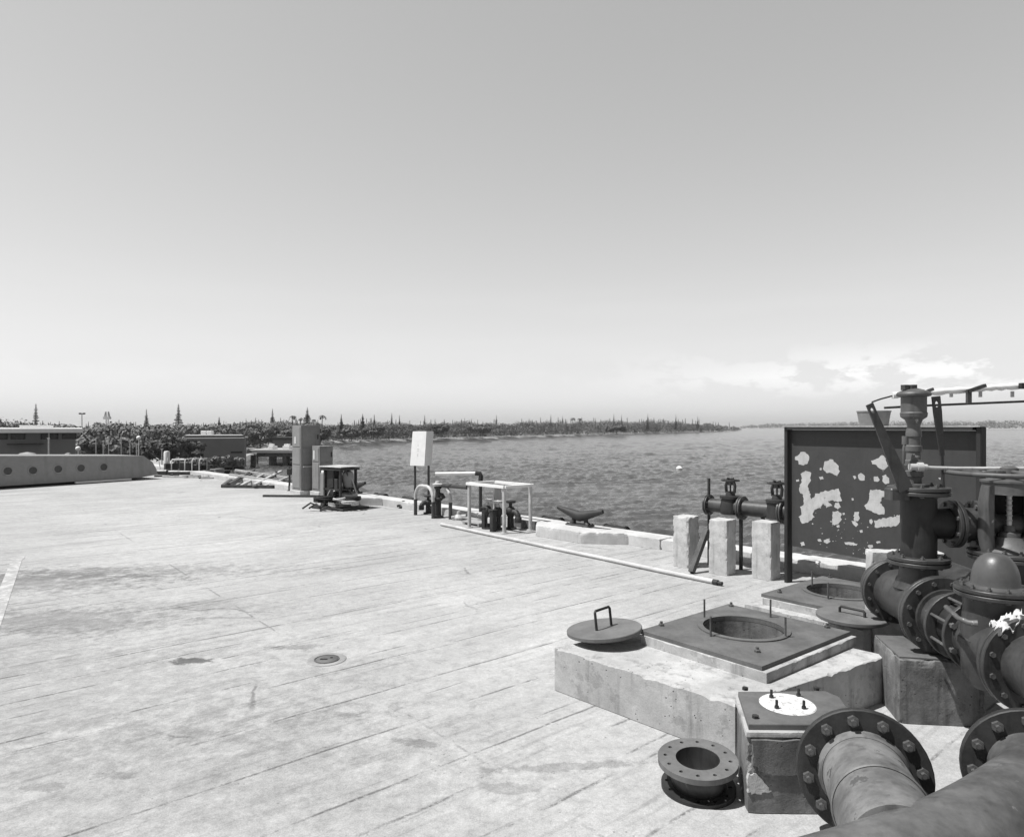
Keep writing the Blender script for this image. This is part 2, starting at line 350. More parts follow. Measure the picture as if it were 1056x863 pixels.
def water_material():
    n = NT('sea_water'); p = n.map()
    a = n.noise(n.map((0.8, 1.3, 1), R(15)), 0.9, 5, 0.6, 0.3); b = n.noise(n.map((0.8, 1.3, 1), R(-12)), 3.6, 4, 0.6, 0.3); big = n.noise(p, 0.03, 3)
    h = n.m('ADD', n.m('MULTIPLY', a, 1.0), n.m('MULTIPLY', b, 0.42))
    n.b.inputs['IOR'].default_value = 1.33
    return n.fin(n.m('MULTIPLY', 0.065, n.m('ADD', 0.7, n.m('MULTIPLY', big, 0.6))), 0.14, n.bump(h, 0.8, 0.14), 0, 0.33)

M = dict(
    deck=deck_material(), water=water_material(),
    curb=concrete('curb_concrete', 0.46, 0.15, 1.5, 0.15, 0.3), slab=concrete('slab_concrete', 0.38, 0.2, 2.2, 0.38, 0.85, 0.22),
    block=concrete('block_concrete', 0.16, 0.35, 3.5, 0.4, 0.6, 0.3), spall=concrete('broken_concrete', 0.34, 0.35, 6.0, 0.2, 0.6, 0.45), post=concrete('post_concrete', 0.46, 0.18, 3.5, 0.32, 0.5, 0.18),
    plate=metal('steel_plate', 0.105, 0.25, 0.6, 4, spots=0.1), lid=metal('lid_iron', 0.125, 0.2, 0.6, 5, spots=0.1),
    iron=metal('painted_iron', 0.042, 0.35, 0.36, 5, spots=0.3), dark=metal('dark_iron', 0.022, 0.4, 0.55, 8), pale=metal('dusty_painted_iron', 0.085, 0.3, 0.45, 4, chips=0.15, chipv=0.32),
    dome=metal('dome_paint', 0.07, 0.16, 0.32, 4, spots=0.1), bolt=metal('bolt_steel', 0.085, 0.4, 0.35, 20),
    board=metal('board_paint', 0.036, 0.14, 0.6, 3, spots=0.12), bframe=metal('board_frame', 0.016, 0.3, 0.6, 6), bare=metal('bare_primer', 0.40, 0.12, 0.8, 9, spots=0.1),
    white=plain('white_paint', 0.70, 0.5, 0.15), grey=metal('grey_paint', 0.22, 0.12, 0.5, 3, spots=0.1), rail=metal('rail_paint', 0.42, 0.15, 0.5, 8),
    collar=concrete('collar_concrete', 0.27, 0.2, 3), barge=metal('barge_paint', 0.23, 0.08, 0.6, 0.8, spots=0.12), black=plain('black_rubber', 0.018, 0.8), steel=metal('bright_steel', 0.45, 0.2, 0.35, 12),
    cab=metal('cabinet_paint', 0.21, 0.10, 0.5, 2, spots=0.15), wood=plain('weathered_timber', 0.28, 0.85, 0.35, 14), cloth=plain('white_cloth', 0.55, 0.9, 0.15, 30), glass=plain('dark_glass', 0.02, 0.15, 0.1),
    wye=metal('dusty_fitting_paint', 0.095, 0.45, 0.42, 3.0, chips=0.35, chipv=0.13, spots=0.2), dusty=metal('dusty_barrel_paint', 0.15, 0.45, 0.5, 3.0, chips=0.5, chipv=0.07, spots=0.3), wornwhite=metal('worn_white_paint', 0.58, 0.15, 0.7, 14, chips=0.9, chipv=0.3, spots=0.2), line=None, leaf_dark=leaf('leaf_dark', 0.10), leaf_mid=leaf('leaf_mid', 0.15), leaf_pale=leaf('leaf_pale', 0.21), bark=plain('bark', 0.14, 0.9),
    land=plain('shore_ground', 0.30, 0.95, 0.35, 0.5), wall=plain('building_wall', 0.20, 0.85, 0.2, 0.8), roof=plain('roof_white', 0.75, 0.7, 0.1), concfar=plain('pier_concrete', 0.33, 0.9, 0.3, 1.5))
def worn_paint():
    n = NT('worn_line_paint'); p = n.map()
    a = n.noise(p, 7, 7, 0.7); b = n.noise(p, 40, 3)
    c = n.lerp(0.30, 0.46, n.step(a, 0.44, 0.62)); c = n.m('MULTIPLY', c, n.m('ADD', 0.8, n.m('MULTIPLY', b, 0.4)))
    return n.fin(c, 0.85)
M['line'] = worn_paint()

# ================================================================== THE SETTING
WL = -2.6
mb = MB()
A_, B_ = E(-16, 0.45), E(33, 0.45)
C_, D_ = B_ - NN * 75, A_ - NN * 60
mb.prism([(p.x, p.y) for p in (A_, B_, C_, D_)], -3.4, 0.0)
tag(mb.build('quay_deck', M['deck']), kind='structure')
import numpy as np
def water_mesh():
    """open water as one mesh: wind waves where the quay looks out over it, flat sheet beyond"""
    rs = np.random.RandomState(4)
    d0, d1 = (H - WL) * F / 330.0, (H - WL) * F / 3.2
    ys = np.concatenate([np.linspace(330, 60, 330), np.linspace(59.5, 3.2, 170)])
    dist = (H - WL) * F / ys
    ax = np.concatenate([np.linspace(-2.4, -0.96, 120), np.linspace(-0.95, 0.95, 1120), np.linspace(0.96, 2.6, 160)])
    X = dist[:, None] * ax[None, :]; Y = np.repeat(dist[:, None], len(ax), 1)
    Z = np.zeros_like(X); win = math.radians(25)
    cell = dist / F * 1.3; cellY = dist * dist / ((H - WL) * F) * 0.6
    mod = 0.88 + 0.12 * np.sin(X * 0.09 + 1.1 * np.sin(Y * 0.05)) * np.sin(Y * 0.07 + 0.8 * np.sin(X * 0.06))
    for i in range(64):
        lam = 0.24 * (2.3 / 0.24) ** (i / 63.0) * rs.uniform(0.9, 1.1); th = win + rs.normal(0, 0.62)
        k = 2 * math.pi / lam; amp = 0.0050 * lam ** 0.85; ph = rs.uniform(0, 6.28)
        wx, wy = math.sin(th), -math.cos(th)
        fade = np.clip((lam / np.maximum(cell, 1e-6) - 1.6) / 2.0, 0, 1) 
        s = np.sin(k * (wx * X + wy * Y) + ph + 0.7 * np.sin(0.21 * X / lam ** 0.5 + i) + 0.6 * np.sin(0.17 * Y / lam ** 0.5 + 2 * i))
        Z += amp * (s + 0.25 * np.cos(2 * (k * (wx * X + wy * Y) + ph))) * fade[:, None]
    for i in range(14):                                            # longer swell patches that read far out
        lam = 2.6 * (9.0 / 2.6) ** (i / 13.0); th = win + rs.normal(0, 0.5); k = 2 * math.pi / lam; ph = rs.uniform(0, 6.28)
        far = np.clip((dist - 55) / 110, 0, 1)
        Z += (0.0048 * lam * far)[:, None] * np.sin(k * (math.sin(th) * X - math.cos(th) * Y) + ph + 0.8 * np.sin(0.1 * X + i))
    Z = Z * mod * 1.95
    cf = np.clip((2.6 - ax) / 0.15, 0, 1) * np.clip((ax + 2.4) / 0.15, 0, 1); rf_ = np.clip(np.arange(len(ys)) / 10.0, 0, 1) * np.clip((len(ys) - 1 - np.arange(len(ys))) / 30.0, 0, 1)
    Z = Z * cf[None, :] * rf_[:, None]
    nr, nc = X.shape
    co = np.stack([X, Y, Z + WL], -1).reshape(-1, 3).astype(np.float32)
    idx = np.arange(nr * nc).reshape(nr, nc)
    q = np.stack([idx[:-1, :-1], idx[:-1, 1:], idx[1:, 1:], idx[1:, :-1]], -1).reshape(-1, 4)
    b = nr * nc; lo = WL; c00, c01, c11, c10 = 0, nc - 1, nr * nc - 1, (nr - 1) * nc
    co = np.concatenate([co, np.array([(-4200, -300, lo), (4200, -300, lo), (4200, 4300, lo), (-4200, 4300, lo)], np.float32)])
    q = np.concatenate([q, np.array([[b, b + 1, c01, c00], [b + 1, b + 2, c11, c01], [b + 2, b + 3, c10, c11], [b + 3, b, c00, c10]])]).astype(np.int32)
    me = bpy.data.meshes.new('water'); me.vertices.add(len(co)); me.vertices.foreach_set('co', co.ravel())
    me.loops.add(q.size); me.loops.foreach_set('vertex_index', q.ravel()); me.polygons.add(len(q))
    me.polygons.foreach_set('loop_start', np.arange(0, q.size, 4, dtype=np.int32)); me.polygons.foreach_set('loop_total', np.full(len(q), 4, np.int32))
    me.polygons.foreach_set('use_smooth', np.ones(len(q), bool)); me.update(); me.validate(); me.materials.append(M['water'])
    o = bpy.data.objects.new('water', me); col.objects.link(o); return o
tag(water_mesh(), kind='structure')

# shore: waterline in photo pixels
shore_px = [(-420, 486), (60, 486), (150, 485), (200, 484), (232, 480), (255, 476), (275, 469), (305, 463), (345, 457.6), (380, 456.2), (420, 455), (460, 453.8), (500, 452.6), (550, 451), (600, 449.3), (650, 447.6), (700, 446.2), (735, 445.2), (762, 444.0)]
shore = [G(x, y, WL) for x, y in shore_px]
def land(name, pts, back, rise, label_kind='structure'):
    vs, fs = [], []; n = len(pts)
    rows = [(0.0, -0.5), (0.02, 0.55), (0.25, rise), (1.0, rise * 1.3)]
    for f, h in rows:
        for p in pts:
            k = 1 + back * f / p.y
            vs.append((p.x * k, p.y * k, WL + h + random.uniform(-0.1, 0.1)))
    for r in range(len(rows) - 1):
        for i in range(n - 1): fs.append((r * n + i, r * n + i + 1, (r + 1) * n + i + 1, (r + 1) * n + i))
    m = MB(); m.add(vs, fs, None, 0, False)
    return tag(m.build(name, M['land']), kind=label_kind)
def dense(pts, k=5, jit=0.006):
    o = []
    for a, b in zip(pts, pts[1:]):
        for i in range(k):
            p = a.lerp(b, i / k); p = Vector((p.x, p.y * (1 + random.uniform(-jit, jit)), p.z)); o.append(p)
    return o + [pts[-1]]
shore_d = dense(shore)
land('shore_land', shore_d, 260, 1.6)
far_px = [(768, 441.6), (800, 441.6), (880, 441.9), (960, 442.2), (1056, 442.6), (1250, 443.2), (1500, 444)]
far = dense([G(x, y, WL) for x, y in far_px], 6, 0.01)
land('far_shore_land', far, 700, 3.5)

# ------------------------------------------------------------------ vegetation
def leaves(mb, c, rad, n, size, rnd, mi=0):
    for _ in range(n):
        while True:
            d = Vector((rnd.uniform(-1, 1), rnd.uniform(-1, 1), rnd.uniform(-1, 1)))
            if 0.25 < d.length < 1: break
        d = d.normalized() * (0.55 + 0.45 * rnd.random()) if rnd.random() < 0.75 else d
        p = Vector((c[0] + d.x * rad[0], c[1] + d.y * rad[1], c[2] + d.z * rad[2]))
        nv = Vector((d.x / rad[0], d.y / rad[1], d.z / rad[2])).normalized() + Vector((rnd.uniform(-1, 1), rnd.uniform(-1, 1), rnd.uniform(-1, 1))) * 0.55
        a = nv.cross(Vector((rnd.uniform(-1, 1), rnd.uniform(-1, 1), rnd.uniform(-1, 1)))).normalized(); b = nv.cross(a).normalized() * size * rnd.uniform(0.6, 1.2); a = a * size * rnd.uniform(0.6, 1.2)
        mb.add([p - a, p + b, p + a, p - b * 0.8], [(0, 1, 2, 3)], None, mi)
def prof(x, table):
    for (x0, y0), (x1, y1) in zip(table, table[1:]):
        if x0 <= x <= x1: return y0 + (y1 - y0) * (x - x0) / (x1 - x0)
    return table[0][1] if x < table[0][0] else table[-1][1]
top_px = [(-300, 430), (0, 437), (60, 436), (100, 437), (120, 434), (150, 437), (190, 437), (230, 435), (250, 433.5), (290, 431.5), (318, 434), (345, 438), (375, 433), (400, 434), (430, 435), (480, 433), (520, 434.5), (560, 432.5), (600, 433), (640, 432), (690, 432.5), (715, 434), (735, 435.5), (752, 438), (762, 441)]
sh_x = [p[0] for p in shore_px]
def shore_at(px):
    for (a, ya), (b, yb) in zip(shore_px, shore_px[1:]):
        if a <= px <= b: return G(px, ya + (yb - ya) * (px - a) / (b - a), WL)
    return G(px, shore_px[-1][1], WL)
def belt(name, x0, x1, step, mat, seed, back0, back1, table, full=True):
    rnd = random.Random(seed); m = MB(); x = x0
    while x < x1:
        s = shore_at(x); dist = s.y
        for _ in range(2):
            back = rnd.uniform(back0, back1) * min(1.0, dist / 160)
            Y = dist + back; ty = prof(x, table) + 1.6 + 1.5 * math.sin(x * 0.31 + 2 * math.sin(x * 0.11)) + rnd.uniform(-0.8, 2.2)
            toph = H + (HY - ty) * Y / F; base = WL + 0.8
            if toph - base < 1: toph = base + 1
            pxm = Y / F; sz = max(0.22, pxm * 0.46)
            hgt = (toph - base)
            rad = hgt * rnd.uniform(0.3, 0.45)
            X = (x + rnd.uniform(-2, 2) - CX) * Y / F
            leaves(m, (X, Y, toph - rad * 0.8), (rad * 1.25, rad * 1.1, rad * 0.8), 120, sz, rnd, rnd.choice((0, 1, 1, 2)))
            leaves(m, (X + rnd.uniform(-1, 1), Y - rad * 0.5, base + hgt * 0.33), (rad * 1.3, rad, hgt * 0.36), 120, sz, rnd, rnd.choice((0, 1, 1, 2)))
        if rnd.random() < 0.34:                                    # small pointed crowns rising out of the canopy
            Y = dist + rnd.uniform(back0, back1) * 0.6; pm = Y / F; X = (x + rnd.uniform(-1, 1) - CX) * pm
            ty = prof(x, table) - rnd.uniform(-1.2, 2.6); toph = H + (HY - ty) * pm; hs = rnd.uniform(5, 9) * pm; r0 = hs * rnd.uniform(0.13, 0.24)
            for q in range(6): leaves(m, (X, Y, toph - hs * (q + 0.6) / 6), (r0 * (q + 0.5) / 6, r0 * (q + 0.5) / 6, hs / 9), 16, pm * 0.34, rnd, rnd.choice((0, 1, 1)))
        x += step
    return m.build(name, mat)
w1 = belt('shore_wood', 300, 764, 1.7, [M['leaf_dark'], M['leaf_mid'], M['leaf_pale']], 3, 5, 34, top_px); tag(w1, 'dense dark belt of trees along the far shore', 'wood', kind='stuff')
w2 = belt('inlet_wood', -40, 345, 3.0, [M['leaf_dark'], M['leaf_mid'], M['leaf_pale']], 4, 30, 75, top_px); tag(w2, 'low wooded rise behind the inlet and buildings', 'wood', kind='stuff')
# shoreline brush, low and paler, along the water
rnd = random.Random(9); m = MB(); x = 345.0
while x < 758:
    s = shore_at(x); Y = s.y + 3.0; pm = Y / F
    if rnd.random() < 0.8: leaves(m, ((x - CX) * pm, Y, WL + 1.0 + pm * 1.2), (pm * 2.6, 2, pm * 1.9), 18, pm * 0.8, rnd, 0)
    x += 2.2
tag(m.build('shoreline_scrub', M['leaf_mid']), 'low scrub along the far waterline', 'scrub', kind='stuff')
# far right shore
rnd = random.Random(12); m = MB(); x = 767.0
tt = [(760, 440.4), (775, 438.6), (800, 437.2), (850, 436.0), (900, 434.8), (980, 434.5), (1056, 434.0), (1200, 432)]
while x < 1200:
    yb = prof(x, far_px); s = G(x, yb, WL); Y = s.y + 60; pm = Y / F
    t = prof(x, tt) + rnd.uniform(-0.9, 1.0); toph = H + (HY - t) * pm
    hgt = toph - WL
    for q in range(2): leaves(m, ((x + rnd.uniform(-1, 1) - CX) * pm, Y + rnd.uniform(-30, 30), WL + hgt * (0.35 + 0.35 * q)), (pm * 2.2, 20, hgt * 0.34), 24, pm * 0.8, rnd, 0)
    x += 1.5
tag(m.build('distant_wood', M['leaf_mid']), 'thin distant line of trees on the horizon behind the board', 'wood', kind='stuff')

def tree(name, label, cat, px, Y, top_py, wpx, kind, seed, mat, group=None, base_h=WL + 0.9, leafn=None):
    """an individual tree with a tapered trunk and a crown; sizes given in photo pixels at depth Y"""
    rnd = random.Random(seed); pm = Y / F
    X = (px - CX) * pm; toph = H + (HY - top_py) * pm; hgt = toph - base_h; wd = wpx * pm / 2
    t = thing(name, label, cat, (X, Y, base_h), 0, group)
    tr = MB(); cr = MB(); sz = max(0.18, pm * 1.15)
    if kind == 'conifer':
        tr.tube([(0, 0, 0), (0, 0, hgt * 0.5), (0, 0, hgt)], [hgt * 0.018, hgt * 0.012, 0.03], 7)
        tiers = 22
        for i in range(tiers):
            f = i / (tiers - 1); z = hgt * (0.14 + 0.84 * f); r = wd * (1.02 - f) ** 1.15 * rnd.uniform(0.6, 1.3) + 0.02; szc = min(sz, 0.10 + r * 0.55)
            nb = 12
            for b in range(nb):
                a = rnd.uniform(0, 6.28); L = r * rnd.uniform(0.7, 1.1)
                tr.bar((0, 0, z), (math.cos(a) * L, math.sin(a) * L, z + L * 0.15), 0.05, 0.05)
                for q in range(5):
                    g = (q + 1) / 5 * L
                    p = Vector((math.cos(a) * g, math.sin(a) * g, z + g * 0.15)); a2 = a + rnd.uniform(-1.2, 1.2)
                    e = Vector((math.cos(a2), math.sin(a2), rnd.uniform(-0.3, 0.6))) * szc * 0.9; g2 = Vector((-math.sin(a2), math.cos(a2), rnd.uniform(0.2, 0.8))) * szc * 0.8
                    cr.add([p - e, p + g2, p + e, p - g2], [(0, 1, 2, 3)])
    elif kind == 'palm':
        tr.tube([(0, 0, 0), (0.1 * wd, 0, hgt * 0.5), (0.25 * wd, 0, hgt * 0.93)], [hgt * 0.022, hgt * 0.016, hgt * 0.012], 7)
        c = Vector((0.25 * wd, 0, hgt * 0.93))
        for b in range(20):
            a = b * 2.4; L = wd * rnd.uniform(0.8, 1.1); up = rnd.uniform(-0.2, 0.7); pts = []
            for q in range(6):
                f = q / 5; pts.append(c + Vector((math.cos(a) * L * f, math.sin(a) * L * f, L * (up * f - 0.9 * f * f))))
            for p, r2 in zip(pts, pts[1:]):
                d = (r2 - p); sdv = Vector((-d.y, d.x, 0)).normalized() * sz * 0.45
                cr.add([p - sdv, r2 - sdv * 0.8, r2 + sdv * 0.8, p + sdv], [(0, 1, 2, 3)])
    else:
        tr.tube([(0, 0, 0), (0.05 * wd, 0, hgt * 0.3), (0, 0, hgt * 0.6)], [hgt * 0.035, hgt * 0.028, hgt * 0.015], 8)
        nl = leafn or 9
        for i in range(nl):
            a = i * 2.4 + rnd.uniform(-0.4, 0.4); rr = wd * rnd.uniform(0.25, 0.72); z = hgt * rnd.uniform(0.42, 0.80)
            c = (math.cos(a) * rr, math.sin(a) * rr * 0.8, z)
            tr.tube([(0, 0, hgt * 0.3), (c[0] * 0.6, c[1] * 0.6, z * 0.85), c], [hgt * 0.016, hgt * 0.01, 0.02], 5)
            leaves(cr, c, (wd * 0.42, wd * 0.42, hgt * rnd.uniform(0.16, 0.22)), 130, sz * rnd.uniform(0.8, 1.2), rnd)
    tr.build('trunk', M['bark'], t); cr.build('crown', M[mat], t)
    return t
# Norfolk pines on the skyline (pixel column, top row, width, distance)
pines = [(37, 416.5, 9, 125, 'tallest pine with tiered crown beside the flat white roof'), (151, 422, 5, 150, 'slim pale pine just left of the big dark pine'), (184, 416.5, 10, 140, 'broad dark cone shaped pine left of the grey warehouse'),
         (281, 421.5, 6, 160, 'pale narrow pine left of the tall cabinet'), (317, 420, 8, 165, 'dark pine rising behind the tall cabinet'), (226, 430, 4, 165, 'small pine tip over the grey warehouse'),
         (352, 427, 6, 185, 'dark spire pine right of the cabinets, standing forward'), (374, 426.5, 6, 200, 'pine at the left end of the pair left of the white sign'), (386, 427.5, 4, 205, 'small thin pine between two taller ones left of the sign'),
         (404, 426, 5, 215, 'dark slender pine left of the white sign'), (412, 428, 4, 220, 'shorter pine close beside the slender one by the sign'), (438, 428, 4, 240, 'pine directly above the white sign'),
         (512, 428, 5, 280, 'pine alone on the skyline above the pipe rack'), (568, 427.5, 4, 330, 'slim dark pine above the mooring cleat'), (580, 429, 3, 345, 'little pine right of the slim one above the cleat'),
         (633, 426, 4, 400, 'left one of the close pair of pines in mid shore'), (641, 427.5, 4, 405, 'right one of the close pair of pines in mid shore'), (668, 426.5, 4, 440, 'bushy topped pine right of the close pair'),
         (697, 427, 4, 480, 'next to last pine toward the point'), (719.5, 428.5, 4, 520, 'last pine before the wooded point')]
for i, (px, ty, wd, Y, lb) in enumerate(pines):
    tree('pine_tree', lb, 'pine tree', px, Y, ty, wd * (0.8 + 0.35 * ((i * 37) % 10) / 10) * (1.35 if i < 6 else 1.0 if i < 11 else 0.72), 'conifer', 20 + i, 'leaf_pale' if 'pale' in lb else 'leaf_mid' if 'dark' not in lb else 'leaf_dark', 'pines along the far shore', WL + 1.2)
for i, (px, ty, wd, Y, lb) in enumerate([(301, 427, 8, 150, 'palm left of the pine behind the tall cabinet'), (309.5, 429.5, 6, 155, 'small palm between a palm and the dark pine'), (331.5, 426.5, 9, 165, 'flat topped palm just right of the dark pine'), (590, 430, 6, 350, 'palm cluster left stem over the far shore'), (597, 430.5, 5, 352, 'palm cluster right stem over the far shore'), (323, 431, 5, 150, 'low palm tucked against the dark pine')]):
    tree('palm_tree', lb, 'palm tree', px, Y, ty, wd, 'palm', 60 + i, 'leaf_dark', 'palms on the far skyline', WL + 1.2)
for i, (px, ty, wd, Y, mt, lb, bp) in enumerate([(8, 428, 62, 100, 'leaf_dark', 'wide dark domed tree behind the white roofed building', WL + 1), (98, 433, 20, 100, 'leaf_mid', 'rounded tree between lamp mast and crane tower', WL + 1), (62, 437, 30, 110, 'leaf_mid', 'round tree over the right end of the white roof', WL + 1),
        (150, 452, 34, 62, 'leaf_dark', 'dark bushy tree right of the steel float', -2), (172, 447, 44, 58, 'leaf_dark', 'largest dark bushy tree left of the grey warehouse', -2), (196, 452, 30, 60, 'leaf_dark', 'dark bushy tree touching the grey warehouse', -2), (118, 447, 30, 66, 'leaf_pale', 'pale thin scrub tree behind the steel float', -2), (95, 450, 26, 66, 'leaf_mid', 'mid grey bush right of the white roofed building', -2), (140, 453, 24, 70, 'leaf_mid', 'small bush behind the end of the steel float', -2),
        (268, 440, 36, 105, 'leaf_mid', 'broad tree behind the concrete pier', WL + 1), (238, 438, 30, 120, 'leaf_mid', 'broad tree above the grey warehouse roof', WL + 1), (296, 442, 26, 118, 'leaf_mid', 'tree just left of the tall cabinet', WL + 1), (330, 440, 24, 128, 'leaf_dark', 'shore tree above the lower cabinet', WL + 1), (20, 434, 36, 112, 'leaf_mid', 'tree crown over the middle of the white roof', WL + 1), (128, 436, 30, 100, 'leaf_dark', 'dark rounded tree right of the lattice tower', WL + 1), (163, 437, 30, 105, 'leaf_mid', 'rounded tree between the slim pale pine and the big dark pine', WL + 1),
        (204, 435, 32, 115, 'leaf_dark', 'dark rounded tree right of the big cone shaped pine', WL + 1), (255, 436, 34, 118, 'leaf_dark', 'dark broad crown above the right end of the grey warehouse', WL + 1), (283, 436, 26, 125, 'leaf_dark', 'dark crown under the pale narrow pine', WL + 1), (385, 437, 30, 185, 'leaf_dark', 'dark rounded shore tree left of the white sign', WL + 1), (455, 436, 22, 225, 'leaf_dark', 'dark rounded shore tree just right of the white sign', WL + 1), (495, 436, 30, 235, 'leaf_mid', 'broad shore tree above the white pipe arm', WL + 1), (636, 438, 22, 330, 'leaf_dark', 'dark shore tree below the close pair of pines', WL + 1), (362, 440, 26, 160, 'leaf_mid', 'leafy shore tree right of the cabinets', WL + 1)]):
    tree('broadleaf_tree', lb, 'tree', px, Y, ty, wd, 'broad', 80 + i, mt, 'leafy trees around the inlet', bp, 12)
for i, (px, ty, wd, Y, lb) in enumerate([(205, 470, 26, 50, 'low shrub behind the small engine frame'), (222, 470, 26, 58, 'low shrub left of the pier, mid bank'), (240, 469, 24, 64, 'pale low shrub under the pier abutment'), (190, 471, 22, 48, 'low dark shrub left end of the inlet bank')]):
    tree('shoreline_shrub', lb, 'shrub', px, Y, ty, wd, 'broad', 120 + i, 'leaf_pale' if 'pale' in lb else 'leaf_mid', 'low shrubs on the inlet bank', -2.1 - 0.2, 10)

# ------------------------------------------------------------------ buildings across the inlet
def at(px, Y): return (px - CX) * Y / F
def hh(py, Y): return H - (py - HY) * Y / F
# white-roofed building
Y = 52.0
b = thing('flat_roofed_building', 'low building with white flat roof and dark window bands behind steel float', 'building', (at(30, Y), Y, -2))
def facade(pxr, Y, ang):
    """frame of a front wall whose right end shows at pixel column pxr and that runs left at the given angle"""
    o = Vector((at(pxr, Y), Y, 0)); xl = Vector((-math.cos(ang), -math.sin(ang), 0)); bk = Vector((-math.sin(ang), math.cos(ang), 0))
    def FBf(px, out=0.0, z=0.0):
        a = (px - CX) / F; o2 = o - bk * out; s = (a * o2.y - o2.x) / (xl.x - a * xl.y); p = o2 + xl * s; p.z = z; return p
    return o, xl, bk, FBf
def wall_box(o, xl, bk, s0, s1, d0, d1, z0, z1, bev=0.0):
    c = o + xl * (s0 + s1) / 2 + bk * (d0 + d1) / 2; m_ = MB(); m_.box((c.x, c.y, (z0 + z1) / 2), (abs(s1 - s0), abs(d1 - d0), z1 - z0), None, 0, math.atan2(xl.y, xl.x), bev); return m_
o, xl, bk, FB = facade(84, Y, R(33))
zt = hh(446, Y)
wall_box(o, xl, bk, 0.4, 30, 0, 12, -2.6, zt).build('wall', M['wall'], b, True)
z0, z1 = hh(446, Y), hh(441.3, Y)
rf = wall_box(o, xl, bk, -0.1, 31, -1.1, 12, z0, z1, 0.05).build('roof', M['roof'], b, True)
sA = (FB(52) - o).length; sB = (FB(18) - o).length
wall_box(o, xl, bk, sA, sB, 2, 8, z1 + 0.002, z1 + 0.22).build('roof_monitor', M['roof'], rf, True)
for a_, b_ in ((-46, -28), (-24, -12), (-8, 8), (11, 26), (42, 60), (64, 79)):
    s0, s1 = (FB(a_) - o).length, (FB(b_) - o).length; fr_ = max(0.12, 0.0)
    wnd = wall_box(o, xl, bk, s0, s1, -0.06, 0.05, hh(452.5, Y), hh(447, Y)).build('window', M['bframe'], b, True)
    wall_box(o, xl, bk, s0 - 0.08 if s0 > s1 else s0 + 0.08, s1 + 0.08 if s0 > s1 else s1 - 0.08, -0.08, -0.062, hh(452.2, Y), hh(447.3, Y)).build('pane', M['glass'], wnd, True)
for a_ in (50.5,): mb = MB(); p = FB(a_, 0.9); mb.tube([(p.x, p.y, -2), (p.x, p.y, z0)], 0.05, 6); mb.build('roof_post', M['rail'], b, True)
wall_box(o, xl, bk, (FB(45) - o).length, (FB(8) - o).length, -0.9, 0.0, hh(457.5, Y), hh(456.5, Y)).build('awning', M['dark'], b, True)
# grey warehouse
Y = 72.0
b = thing('warehouse', 'long plain grey warehouse with flat roof between bushes and pier', 'building', (at(228, Y), Y, -2))
o, xl, bk, FB = facade(254, Y, R(24))
SL = (FB(190) - o).length
wall_box(o, xl, bk, 0, SL, 0, 8, -2.3, hh(449.7, Y), 0.22).build('wall', M['wall'], b, True)
wall_box(o, xl, bk, 0.25, SL, 0.1, 7.8, hh(449.7, Y) + 0.002, hh(449.7, Y) + 0.10).build('roof', M['concfar'], b, True)
wall_box(o, xl, bk, 0.4, (FB(238) - o).length, -0.05, 0.02, hh(467, Y), hh(465.3, Y)).build('loading_slot', M['dark'], b, True)
for q, (pxx, sx) in enumerate(((211, 1.2), (217, 1.0))):
    m_ = MB(); m_.box((at(pxx, Y + 2), Y + 2, hh(449.5, Y) + 0.13 + 0.2), (sx * 0.5, 0.6, 0.4), bev=0.04); tag(m_.build('roof_vent_box', M['roof']), ('white vent box on the grey warehouse roof, left one', 'white vent box on the grey warehouse roof, right one')[q], 'vent', 'vent boxes on the warehouse roof')
# dark shed behind pier
Y = 92.0
b = thing('storage_shed', 'low dark shed behind the concrete pier deck', 'building', (at(291, Y), Y, -2))
mb = MB(); xa, xb = at(281, Y), at(303, Y); mb.box(((xa + xb) / 2, Y + 3, (hh(452.5, Y) - 2.2) / 2), (xb - xa, 6, hh(452.5, Y) + 2.2)); mb.build('wall', M['wall'], b, True)
mb = MB(); mb.box(((xa + xb) / 2, Y + 3, hh(452, Y)), (xb - xa + 0.5, 7, 0.25)); mb.build('roof', M['bframe'], b, True)
# concrete pier
Y = 78.0
b = thing('concrete_pier', 'concrete pier on thick piles crossing the inlet water', 'pier', (at(278, Y), Y, WL))
mb = MB(); xa, xb = at(252, Y), at(320, Y); mb.box(((xa + xb) / 2, Y + 4, (hh(464, Y) + hh(467, Y)) / 2), (xb - xa, 8, hh(464, Y) - hh(467, Y))); mb.build('deck_slab', M['concfar'], b, True)
mb = MB(); mb.box(((xa + xb) / 2 + 0.5, Y + 4, (hh(467, Y) + hh(471, Y)) / 2 - 0.01), (xb - xa - 1.5, 7, hh(467, Y) - hh(471, Y))); mb.build('girder', M['block'], b, True)
for pxx in (261, 280, 294, 310):
    mb = MB(); mb.box((at(pxx, Y + 1), Y + 1, (hh(470, Y) + WL - 1) / 2), (0.42, 0.5, hh(470, Y) - WL + 1)); mb.build('pile', M['block'], b, True)
    mb = MB(); mb.box((at(pxx + 3, Y + 6), Y + 6, (hh(470, Y) + WL - 1) / 2), (0.42, 0.5, hh(470, Y) - WL + 1)); mb.build('pile', M['block'], b, True)
mb = MB(); mb.box((at(253, Y), Y, hh(464.5, Y)), (0.4, 0.4, 0.75)); mb.build('kerb_post', M['roof'], b, True)
